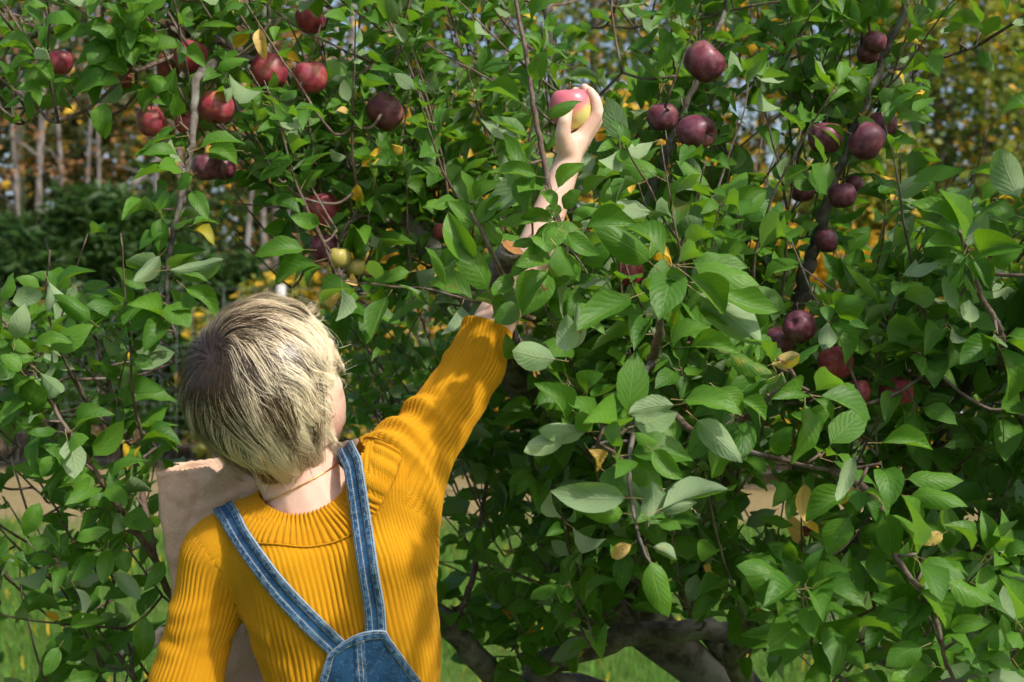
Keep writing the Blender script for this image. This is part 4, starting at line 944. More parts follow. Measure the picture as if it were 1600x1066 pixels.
LIMBS = [
 ('limb', [TT, PA(870, 1075, 2.75), PA(800, 1078, 2.55), PA(690, 965, 2.45), PA(590, 905, 2.45), PA(420, 930, 2.5), PA(240, 1002, 2.45), PA(150, 1045, 2.42)], .038, .012, 'bark'),
 ('limb', [TT, PA(860, 1068, 2.62), PA(940, 1004, 2.6), PA(1060, 985, 2.65), PA(1220, 992, 2.7), PA(1420, 1030, 2.6), PA(1620, 1010, 2.5)], .034, .016, 'bark'),
 ('limb', [TT, PA(1010, 960, 2.8), PA(1000, 760, 2.75), PA(985, 600, 2.6), PA(962, 520, 2.5), PA(925, 420, 2.45), PA(880, 250, 2.5), PA(850, -40, 2.6)], .05, .010, 'bark'),
 ('limb', [TT, PA(1080, 930, 2.8), PA(1150, 720, 2.65), PA(1215, 560, 2.45), PA(1245, 480, 2.35), PA(1262, 420, 2.32), PA(1281, 360, 2.3), PA(1305, 275, 2.28), PA(1332, 215, 2.27), PA(1365, 130, 2.27), PA(1400, 50, 2.28), PA(1440, -60, 2.3)], .027, .006, 'bark'),
 ('limb', [PA(962, 520, 2.5), PA(985, 430, 2.5), PA(1010, 340, 2.4), PA(1035, 260, 2.33), PA(1060, 190, 2.3), PA(1092, 125, 2.3), PA(1118, 60, 2.32), PA(1150, -50, 2.4)], .020, .004, 'bark'),
 ('limb', [TT, PA(900, 900, 2.75), PA(850, 720, 2.6), PA(790, 540, 2.35), PA(700, 420, 2.42), PA(645, 352, 2.42), PA(590, 286, 2.42), PA(545, 250, 2.42), PA(490, 175, 2.42), PA(440, 110, 2.4), PA(330, 60, 2.35), PA(180, 40, 2.3), PA(20, 60, 2.3)], .04, .006, 'bark'),
 ('limb', [TT, PA(1150, 1010, 2.6), PA(1400, 800, 2.3), PA(1510, 605, 2.1), PA(1600, 545, 2.0), PA(1720, 440, 1.95)], .03, .007, 'bark'),
 ('branch', [PA(440, 110, 2.4), PA(370, 90, 2.25), PA(312, 118, 2.12), PA(303, 190, 2.08), PA(291, 270, 2.06), PA(275, 345, 2.05), PA(262, 420, 2.05), PA(264, 480, 2.05), PA(274, 530, 2.05)], .009, .0025, 'bark'),
 ('branch', [PA(590, 286, 2.42), PA(620, 300, 2.42), PA(700, 293, 2.42), PA(722, 278, 2.42), PA(747, 248, 2.42)], .006, .0025, 'twig'),
 ('branch', [PA(420, 930, 2.5), PA(290, 950, 2.25), PA(240, 870, 2.1), PA(195, 808, 2.05), PA(150, 740, 2.02), PA(110, 678, 2.0), PA(62, 600, 2.0), (PA(28, 530, 2.0)), PA(-12, 480, 2.0)], .0065, .002, 'twig'),
 ('branch', [PA(240, 870, 2.1), PA(215, 735, 2.2), PA(193, 665, 2.2), PA(175, 615, 2.2), PA(150, 530, 2.2)], .006, .0022, 'twig'),
 ('branch', [PA(690, 965, 2.45), PA(716, 962, 2.45), PA(738, 905, 2.47), PA(748, 835, 2.5), PA(762, 745, 2.5), PA(775, 660, 2.5)], .008, .003, 'twig'),
 ('branch', [PA(690, 965, 2.45), PA(735, 948, 2.5), PA(790, 988, 2.5), PA(815, 1035, 2.5)], .006, .003, 'twig'),
 ('branch', [PA(985, 600, 2.6), PA(905, 480, 2.0), PA(880, 380, 1.86), PA(868, 332, 1.82), PA(852, 268, 1.81), PA(838, 190, 1.80), PA(822, 92, 1.80), PA(805, 0, 1.80), PA(800, -40, 1.8)], .0065, .0022, 'twig'),
 ('branch', [PA(985, 600, 2.6), PA(1010, 585, 2.1), PA(1020, 560, 1.75), PA(1030, 520, 1.66), PA(1035, 470, 1.62), PA(1060, 440, 1.6)], .009, .003, 'twig'),
 ('branch', [PA(1020, 560, 1.75), PA(1000, 600, 1.64), PA(990, 655, 1.58), PA(986, 700, 1.56), PA(984, 760, 1.54), PA(992, 812, 1.53), PA(1002, 850, 1.52), PA(1016, 880, 1.51)], .0042, .0014, 'bark'),
 ('branch', [PA(986, 690, 1.57), PA(950, 690, 1.57), PA(925, 700, 1.57)], .0025, .0014, 'bark'),
 ('branch', [PA(1010, 585, 2.1), PA(1060, 655, 1.9), PA(1120, 690, 1.8), PA(1210, 716, 1.72), PA(1300, 735, 1.66), PA(1375, 725, 1.62)], .006, .0018, 'twig'),
 ('branch', [PA(1300, 735, 1.66), PA(1370, 780, 1.63), PA(1400, 870, 1.62), PA(1440, 925, 1.62), PA(1458, 955, 1.62), PA(1472, 1005, 1.62), PA(1480, 1042, 1.62), PA(1500, 1075, 1.62)], .005, .0022, 'twig'),
 ('branch', [PA(1565, 575, 2.0), PA(1565, 545, 1.8), PA(1560, 510, 1.74), PA(1532, 460, 1.72), PA(1514, 402, 1.71), PA(1498, 360, 1.7)], .006, .0022, 'twig'),
 ('branch', [PA(1510, 605, 2.1), PA(1430, 590, 2.1), PA(1402, 535, 2.1), PA(1400, 480, 2.1), PA(1390, 425, 2.1)], .005, .0022, 'twig'),
 ('branch', [PA(1332, 215, 2.27), PA(1270, 190, 2.3), PA(1215, 120, 2.3), PA(1190, 90, 2.3)], .005, .002, 'twig'),
 ('branch', [PA(1365, 130, 2.27), PA(1420, 100, 2.25), PA(1490, 85, 2.25), PA(1530, 70, 2.25)], .0045, .002, 'bark'),
 ('branch', [PA(330, 60, 2.35), PA(215, 110, 2.15), PA(208, 90, 2.12), PA(204, 60, 2.1), PA(195, 10, 2.1)], .004, .0022, 'twig'),
 ('branch', [PA(700, 420, 2.42), PA(745, 465, 2.25), PA(800, 470, 1.95), PA(785, 430, 1.86), PA(755, 365, 1.82), PA(735, 330, 1.82)], .006, .0022, 'twig'),
 ('branch', [PA(645, 352, 2.42), PA(560, 340, 2.3), PA(530, 380, 2.28), PA(545, 430, 2.27), PA(560, 470, 2.3)], .005, .002, 'twig'),
 ('branch', [PA(1120, 690, 1.8), PA(1205, 620, 1.66), PA(1240, 590, 1.62), PA(1215, 560, 1.6)], .0045, .002, 'twig'),
]
for nm, pts, r0, r1, mt in LIMBS: limb(nm, pts, r0, r1, mt, 10 if r0 > .02 else 7, .06 if mt == 'bark' else .03)
# sawn-off limb in front of the raised elbow
st = catmull([PA(860, 720, 2.6), PA(800, 560, 2.3), PA(772, 470, 2.03), PA(776, 440, 1.955), PA(790, 405, 1.925), PA(801, 387, 1.915)], 6)
V, F, uv = tube(st, np.linspace(.024, .0155, len(st)), 12, .05, cap=False)
stub = tobj('sawn_limb', np_mesh('sawn_limb', V, F, [M['bark']], uv=uv))
rim = V[-12:]; ce = rim.mean(0); kk = np.arange(12)
o = obj('cut_face', np_mesh('cut_face', np.vstack([rim, ce - (st[-1] - st[-2]) * .15]), np.stack([np.full(12, 12), kk, (kk + 1) % 12], -1), [M['cutwood']]), stub)

# ---- leaves
def leaf_geo(nu, nv, W=.56, fold=.16, arch=.12, sick=.05, curl=0.0, wave=.015, twist=0.0, seed=0, pet=True):
    rg = np.random.default_rng(seed)
    vs = np.linspace(0, 1, nv); us = np.linspace(-1, 1, nu)
    wv = np.sin(np.pi * np.clip(vs, 0, 1) ** .79) ** .78 * W / 2; wv[0] = .012; wv[-1] = .004
    ph = rg.uniform(0, 6.28); V = []; UV = []
    for v, w in zip(vs, wv):
        cx = sick * math.sin(math.pi * v); cz = arch * math.sin(math.pi * v ** .9); tw = twist * v
        for u in us:
            x = u * w; z = fold * abs(u) * w * 1.6 * (1 - .3 * v) - curl * (u * w) ** 2 * 9 + wave * math.sin(v * 15 + ph + u * 2) * abs(u) ** 2
            ed = 1 + (.03 * math.sin(v * 60) if abs(u) == 1 and nv > 8 else 0)
            x *= ed * (1 - .10 * fold)
            xr, zr = x * math.cos(tw) - z * math.sin(tw), x * math.sin(tw) + z * math.cos(tw)
            V.append((cx + xr, v, cz + zr)); UV.append((u * .5 * (w / (W / 2)) + .5 if False else u * .5 + .5, v))
    F = grid_faces(nv, nu); V = np.array(V); UV = np.array(UV); mi = np.zeros(len(F), int); Fs = [F]
    if pet:
        pth = np.array([[.0, -.26, -.09], [0.0, -.13, -.05], [0, .02, 0]]) ; Vp, Fp, up_ = tube(pth, [.011, .009, .008], 3, cap=False)
        n0 = len(V); V = np.vstack([V, Vp]); UV = np.vstack([UV, up_]); Fs[0] = np.vstack([Fs[0], Fp[0] + n0]); mi = np.concatenate([mi, np.ones(len(Fp[0]), int)])
    return V, Fs[0], UV, mi
VAR = []
for i in range(18):
    rg = np.random.default_rng(100 + i)
    VAR.append(dict(W=rg.uniform(.44, .64), fold=rg.uniform(.08, .75), arch=rg.uniform(.04, .22) * (1 if rg.random() < .85 else -1), sick=rg.normal(0, .045), curl=rg.uniform(-.3, .5), wave=rg.uniform(.01, .04), twist=rg.normal(0, .35), seed=i))
HI = [leaf_geo(5, 9, **v) for v in VAR]
LO = [leaf_geo(3, 6, **v) for v in VAR]
HIME = [np_mesh('leaf', g[0], g[1], [M['leaf'], M['petiole']], uv=g[2], midx=g[3]) for g in HI]

def leaf_mat(b, d, n, L):
    y = d / np.linalg.norm(d); z = n - y * (n @ y); z /= np.linalg.norm(z) + 1e-9; x = np.cross(y, z)
    return np.column_stack([x * L, y * L, z * L]), b

BODY_POLY = np.array([(225, 1080), (255, 940), (240, 730), (330, 708), (285, 650), (275, 560), (325, 478), (430, 455), (520, 490), (552, 600), (550, 680), (600, 650), (690, 550), (712, 495), (765, 470), (830, 385), (858, 290), (850, 140), (935, 125), (950, 185), (915, 280), (870, 420), (818, 500), (805, 570), (705, 745), (698, 1080)], float)
GAPS = [((0, 215), (205, 225), (215, 440), (0, 440), .97), ((205, 225), (255, 300), (245, 440), (205, 440), .9), ((325, 285), (430, 300), (440, 455), (330, 455), .88), ((1430, 60), (1600, 40), (1600, 310), (1430, 300), .9), ((1335, 300), (1430, 300), (1440, 410), (1330, 400), .85),
        ((0, 640), (45, 640), (95, 1066), (0, 1066), .85), ((960, 1015), (1230, 1015), (1260, 1080), (940, 1080), .8), ((555, 480), (700, 480), (640, 620), (550, 640), .35), ((695, 740), (770, 760), (760, 960), (695, 960), .6), ((1240, 380), (1330, 400), (1310, 470), (1230, 470), .85),
        ((1130, 130), (1260, 150), (1290, 380), (1140, 330), .68), ((660, 50), (760, 50), (760, 140), (660, 140), .65), ((60, 560), (290, 520), (290, 700), (120, 700), .45), ((840, 120), (960, 110), (960, 260), (840, 260), .35)]
GP_ = [(np.array(g[:4], float), g[4]) for g in GAPS]
def blocked(p):
    """leaf positions that would cover the person, the bag or a gap of the crown"""
    px, py = pix(p); bad = inside(px, py, BODY_POLY) & (p[..., 1] < 2.26)
    rr = RNG.random(px.shape)
    for poly, pr in GP_: bad |= inside(px, py, poly) & (rr < pr)
    return bad

LB, LD, LN, LL, LC = [], [], [], [], []      # bulk leaves
def put(b, d, n, L, c): LB.append(b); LD.append(d); LN.append(n); LL.append(L); LC.append(c)
def rcol(pyel=.032):
    y = RNG.random() < pyel
    return (RNG.random() ** 1.2, (RNG.uniform(.55, 1.0) if y else RNG.uniform(0, .22) * (RNG.random() < .3)), RNG.random() ** 2 * (.9 if y else .35))
TW = Acc()
def rosette(p, axis, n, L):
    a0 = RNG.uniform(0, 6.28); axis = axis / np.linalg.norm(axis)
    u = np.cross(axis, [.3, .5, .8]); u /= np.linalg.norm(u); v = np.cross(axis, u)
    for i in range(n):
        a = a0 + i * 2.4; rad = u * math.cos(a) + v * math.sin(a)
        d = rad * RNG.uniform(.7, 1) + axis * RNG.uniform(.0, .7) + np.array([0, -.15, -.25]) + RNG.normal(0, .15, 3)
        nn = axis * .5 + np.array([.12, -.55, .75]) + RNG.normal(0, .35, 3); ll = L * RNG.uniform(.7, 1.2)
        d /= np.linalg.norm(d); put(p + d * .26 * ll, d, nn, ll, rcol())
def shoot(b, d, L, ls, joined=None):
    n = max(4, int(L / .024)); pts = [b]; d = d / np.linalg.norm(d)
    for i in range(n):
        d = d + RNG.normal(0, .07, 3) + np.array([0, -.01, .015]); d /= np.linalg.norm(d); pts.append(pts[-1] + d * L / n)
    pts = np.array(pts); r0 = .0016 + L * .003
    TW.add(*tube(pts, np.linspace(r0, .0011, len(pts)), 5)); NODES.extend(list(pts[:n // 2:2]))
    a = RNG.uniform(0, 6.28); T = np.gradient(pts, axis=0)
    for i in range(1, len(pts)):
        t_ = T[i] / np.linalg.norm(T[i]); u = np.cross(t_, [.2, 1, .3]); u /= np.linalg.norm(u); v = np.cross(t_, u); a += 2.4
        rad = u * math.cos(a) + v * math.sin(a); ll = ls * RNG.uniform(.55, 1.3) * (1 - .35 * (i / len(pts)) ** 3)
        dd = rad * .9 + t_ * .55 + np.array([0, -.12, -.22]) + RNG.normal(0, .14, 3); dd /= np.linalg.norm(dd)
        nn = t_ * .45 + np.array([.12, -.45, .75]) + RNG.normal(0, .48, 3)
        put(pts[i] + dd * .26 * ll, dd, nn, ll, rcol())
        if RNG.random() < .10: rosette(pts[i] + rad * .015, t_ + rad, 4, ls * .8)
    rosette(pts[-1], T[-1], 3, ls * .75)

REG = [  # x0, x1, y0, y1, Ymin, Ymax, shoots, leaf length
 (-60, 420, -60, 190, 2.12, 2.5, 40, .056), (330, 700, -60, 290, 2.15, 2.7, 48, .056), (430, 800, 220, 470, 2.2, 2.7, 48, .056),
 (650, 1260, -60, 470, 2.4, 3.1, 112, .058), (900, 1300, 60, 420, 2.15, 2.5, 18, .066), (1200, 1450, -60, 300, 2.2, 2.5, 26, .064), (1000, 1330, 400, 700, 1.95, 2.7, 52, .066),
 (1290, 1700, 430, 760, 1.85, 2.6, 62, .066), (850, 1700, 640, 1010, 2.0, 3.0, 130, .060), (690, 1000, 520, 960, 2.35, 3.1, 52, .062), (-90, 280, 520, 1080, 2.12, 2.6, 74, .060),
 (800, 1100, 430, 700, 1.95, 2.3, 34, .066), (560, 720, 490, 720, 2.55, 3.2, 24, .056), (1650, 2250, -250, 700, 1.6, 2.4, 50, .07), (1250, 1650, 900, 1090, 1.8, 2.5, 22, .066), (850, 1300, 880, 1040, 2.05, 2.5, 12, .060), (760, 1000, 860, 1000, 2.5, 2.8, 10, .058)]  # the region past the right edge is unseen crown, added to shade the lower right
starts = []
for x0, x1, y0, y1, Ya, Yb, n, ls in REG:
    for _ in range(n):
        starts.append((PA(RNG.uniform(x0, x1), RNG.uniform(y0, y1) + 40, RNG.uniform(Ya, Yb)), ls))
starts = [s for s in starts if not blocked(s[0][None])[0]]
dist = [np.min(np.linalg.norm(NODES.arr() - s[0], axis=1)) for s in starts]
for i in np.argsort(dist):
    b, ls = starts[i]; nd = NODES.arr(); dd = np.linalg.norm(nd - b, axis=1); k = np.argmin(dd + .25 * np.maximum(0, nd[:, 2] - b[2])); q = nd[k]
    out = b - np.array([.45, 2.7, 1.0]); out[2] *= .5; out /= np.linalg.norm(out) + 1e-9
    d = out * .55 + np.array([0, -.1, .75]) + RNG.normal(0, .38, 3); d /= np.linalg.norm(d); L = RNG.uniform(.14, .34)
    if dd[k] > .015:
        mid = (q + b) / 2 + np.array([0, 0, -.12 * dd[k]]) + RNG.normal(0, .05 * dd[k], 3)
        cc = catmull([q, mid, b], 5); pxm, pym = pix(cc)
        if not (inside(pxm, pym, BODY_POLY) & (cc[:, 1] < 2.2)).any():
            TW.add(*tube(cc, np.linspace(.0018 + .005 * dd[k], .0018 + L * .003, len(cc)), 5)); NODES.extend(list(cc[3::3]))
    ee = b + d * L; bxp, byp = pix(np.array([b, b + d * L * .5, ee]))
    if (inside(bxp, byp, BODY_POLY) & (np.array([b[1], (b[1] + ee[1]) / 2, ee[1]]) < 2.26)).any(): continue
    shoot(b, d, L, ls)
# spurs along the built branches
for nm, pts, r0, r1, mt in LIMBS:
    c = catmull(pts, 8)
    for j in range(4, len(c), 2 if r0 < .012 else 3):
        if RNG.random() < (.62 if c[j][1] > 1.9 else .16) and (r0 < .012 or c[j][1] < 2.5):
            ax = RNG.standard_normal(3) + np.array([0, -.6, .6]); ax /= np.linalg.norm(ax); e = c[j] + ax * .025
            if inside(*pix(e[None]), BODY_POLY)[0] and e[1] < 2.26: continue
            TW.add(*tube(np.array([c[j], e]), [.0022, .0018], 5)); rosette(e, ax, RNG.integers(3, 7), .058)

AP = [
 (94, 98, 20, 2.2, 'ap_red', 'lone bright red apple at far left', (0, 0)), (485, 30, 23, 2.3, 'ap_red', 'red apple touching the top edge left of centre', (-20, 10)), (421, 112, 29, 2.28, 'ap_red', 'deep red apple behind a hanging yellow leaf', (0, 15)),
 (485, 121, 26, 2.25, 'ap_red', 'rosy apple just right of the deep red apple with yellow leaf', (10, -10)), (602, 175, 30, 2.3, 'ap_dark', 'single dark maroon apple at upper centre left', (-25, 0)), (337, 168, 28, 2.16, 'ap_red', 'pink red apple just right of the hanging grey branch', (15, 10)),
 (236, 190, 24, 2.2, 'ap_red', 'red apple lowest on the left of the hanging branch', (0, 10)), (293, 192, 20, 2.18, 'ap_red', 'small red apple crossed by the hanging grey branch', (0, 0)), (273, 52, 20, 2.4, 'ap_red', 'half hidden dark red apple near the top left', (0, 0)),
 (298, 88, 26, 2.25, 'ap_red', 'red apple behind the pale leaf above the hanging branch', (0, 0)), (264, 104, 21, 2.3, 'ap_red', 'half hidden red apple left of the hanging branch top', (0, 0)), (192, 126, 14, 2.3, 'ap_red', 'small hidden red apple left of the big dark leaf', (0, 0)),
 (322, 262, 22, 2.3, 'ap_dark', 'dark apple low behind the hanging branch', (0, 0)), (348, 262, 20, 2.32, 'ap_dark', 'shaded dark apple beside two round yellow leaves', (0, 0)), (503, 328, 28, 2.3, 'ap_red', 'crimson apple upper of two above the green apples', (-10, 0)),
 (508, 388, 25, 2.32, 'ap_dark', 'dark red apple directly above the yellow green apple', (0, 0)), (530, 403, 18, 2.24, 'ap_green', 'yellow green unripe apple above the blond head', (0, 0)), (556, 418, 16, 2.27, 'ap_green', 'smaller dull green apple right of the yellow green one', (0, 0)),
 (690, 362, 14, 2.35, 'ap_red', 'small crimson apple left of the sawn limb', (0, 0)), (711, 371, 11, 2.4, 'ap_red', 'tiny bright red apple patch beside the small crimson apple', (0, 0)), (1100, 97, 33, 2.2, 'ap_dark', 'largest dark purple apple right of the raised hand', (-50, 8)),
 (1035, 183, 25, 2.22, 'ap_dark', 'reddish purple apple left of the upright branch', (0, 20)), (1087, 206, 29, 2.14, 'ap_dark', 'oval purple apple showing its pale blossom end', (-105, 5)), (1355, 221, 29, 2.16, 'ap_dark', 'round purple apple at the centre of the right cluster', (-60, 0)),
 (1290, 216, 28, 2.2, 'ap_dark', 'dark apple left of the right branch behind a leaf', (0, 0)), (1379, 195, 23, 2.24, 'ap_dark', 'purple apple tucked behind the round purple one', (0, 0)), (1367, 66, 19, 2.24, 'ap_dark', 'purple apple high on the right branch', (0, 0)),
 (1357, 84, 18, 2.26, 'ap_dark', 'shaded apple just below the high purple apple', (0, 0)), (1254, 300, 18, 2.24, 'ap_dark', 'small shaded apple left of the right branch', (0, 0)), (1316, 306, 22, 2.2, 'ap_dark', 'mauve apple right of the right branch', (10, 0)),
 (1335, 288, 14, 2.3, 'ap_dark', 'small dark apple behind the mauve apple', (0, 0)), (1292, 377, 19, 2.22, 'ap_dark', 'lowest apple hanging on the upper right branch', (0, 0)), (1249, 510, 26, 1.90, 'ap_dark', 'glossy maroon apple with its blossom end facing out', (-95, 12)),
 (1217, 533, 25, 1.95, 'ap_dark', 'dark red apple behind the glossy maroon apple', (0, 0)), (1306, 566, 28, 1.92, 'ap_red', 'wine red apple right of the glossy maroon apple', (0, 0)), (1342, 612, 20, 1.90, 'ap_red', 'bright red apple half hidden by a beige leaf', (0, 0)),
 (1400, 612, 27, 1.93, 'ap_red', 'rightmost low red apple behind a hanging yellow leaf', (0, 0)), (986, 427, 21, 2.0, 'ap_red', 'hidden red apple behind the big foreground leaves', (0, 0)), (1019, 440, 11, 2.0, 'ap_red', 'small red apple beside the hidden one in the foreground leaves', (0, 0)),
 (1256, 830, 10, 2.4, 'ap_red', 'tiny red apple in the shade below the hanging yellow leaf', (0, 0)),
]
LB = np.array(LB); LD = np.array(LD); LN = np.array(LN); LL = np.array(LL); LC = np.array(LC)
LD /= np.linalg.norm(LD, axis=1)[:, None]
flip = RNG.random(len(LN)) < .13; LN[flip] = -LN[flip] + np.array([0, 0, .4])
ok = ~blocked(LB) & ~(inside(*pix(LB + LD * LL[:, None]), BODY_POLY) & (LB[:, 1] < 2.26)) & (LB[:, 1] > 1.5)
mx_, my_ = pix(LB + LD * LL[:, None] * .45); ex_, ey_ = pix(LB + LD * LL[:, None] * .9); bx2_, by2_ = pix(LB)
for ax_, ay_, ar_, aY_, _, lb_, _t in AP:       # the fruit pushes the leaves in front of it aside
    pr_ = .25 if 'foreground leaves' in lb_ else .6 if 'hid' in lb_ else (.85 if ('behind' in lb_ or 'shaded' in lb_) else .92)
    hit = (np.hypot(mx_ - ax_, my_ - ay_) < ar_ * 1.25) | (np.hypot(ex_ - ax_, ey_ - ay_) < ar_ * 1.05) | (np.hypot(bx2_ - ax_, by2_ - ay_) < ar_ * 1.05)
    ok &= ~(hit & (LB[:, 1] < aY_ + .035) & (RNG.random(len(LB)) < pr_))
for li, yr in ((3, (-10, 490)), (4, (-10, 330)), (7, (120, 530)), (13, (0, 340)), (15, (640, 890))):     # branches that stand clear of the leaves
    c_ = catmull(LIMBS[li][1], 10); cxp, cyp = pix(c_)
    for q_, x_, y_ in zip(c_, cxp, cyp):
        if yr[0] < y_ < yr[1]: ok &= ~(((np.hypot(mx_ - x_, my_ - y_) < 24) | (np.hypot(ex_ - x_, ey_ - y_) < 14)) & (LB[:, 1] < q_[1]) & (RNG.random(len(LB)) < .38))
LB, LD, LN, LL, LC = LB[ok], LD[ok], LN[ok], LL[ok], LC[ok]
yl_ = LC[:, 1] > .5; LL[yl_] *= .74; back = yl_ & (LB[:, 1] < 2.15) & (RNG.random(len(LB)) < .6); LC[back, 1] = .1; LC[back, 2] = .2

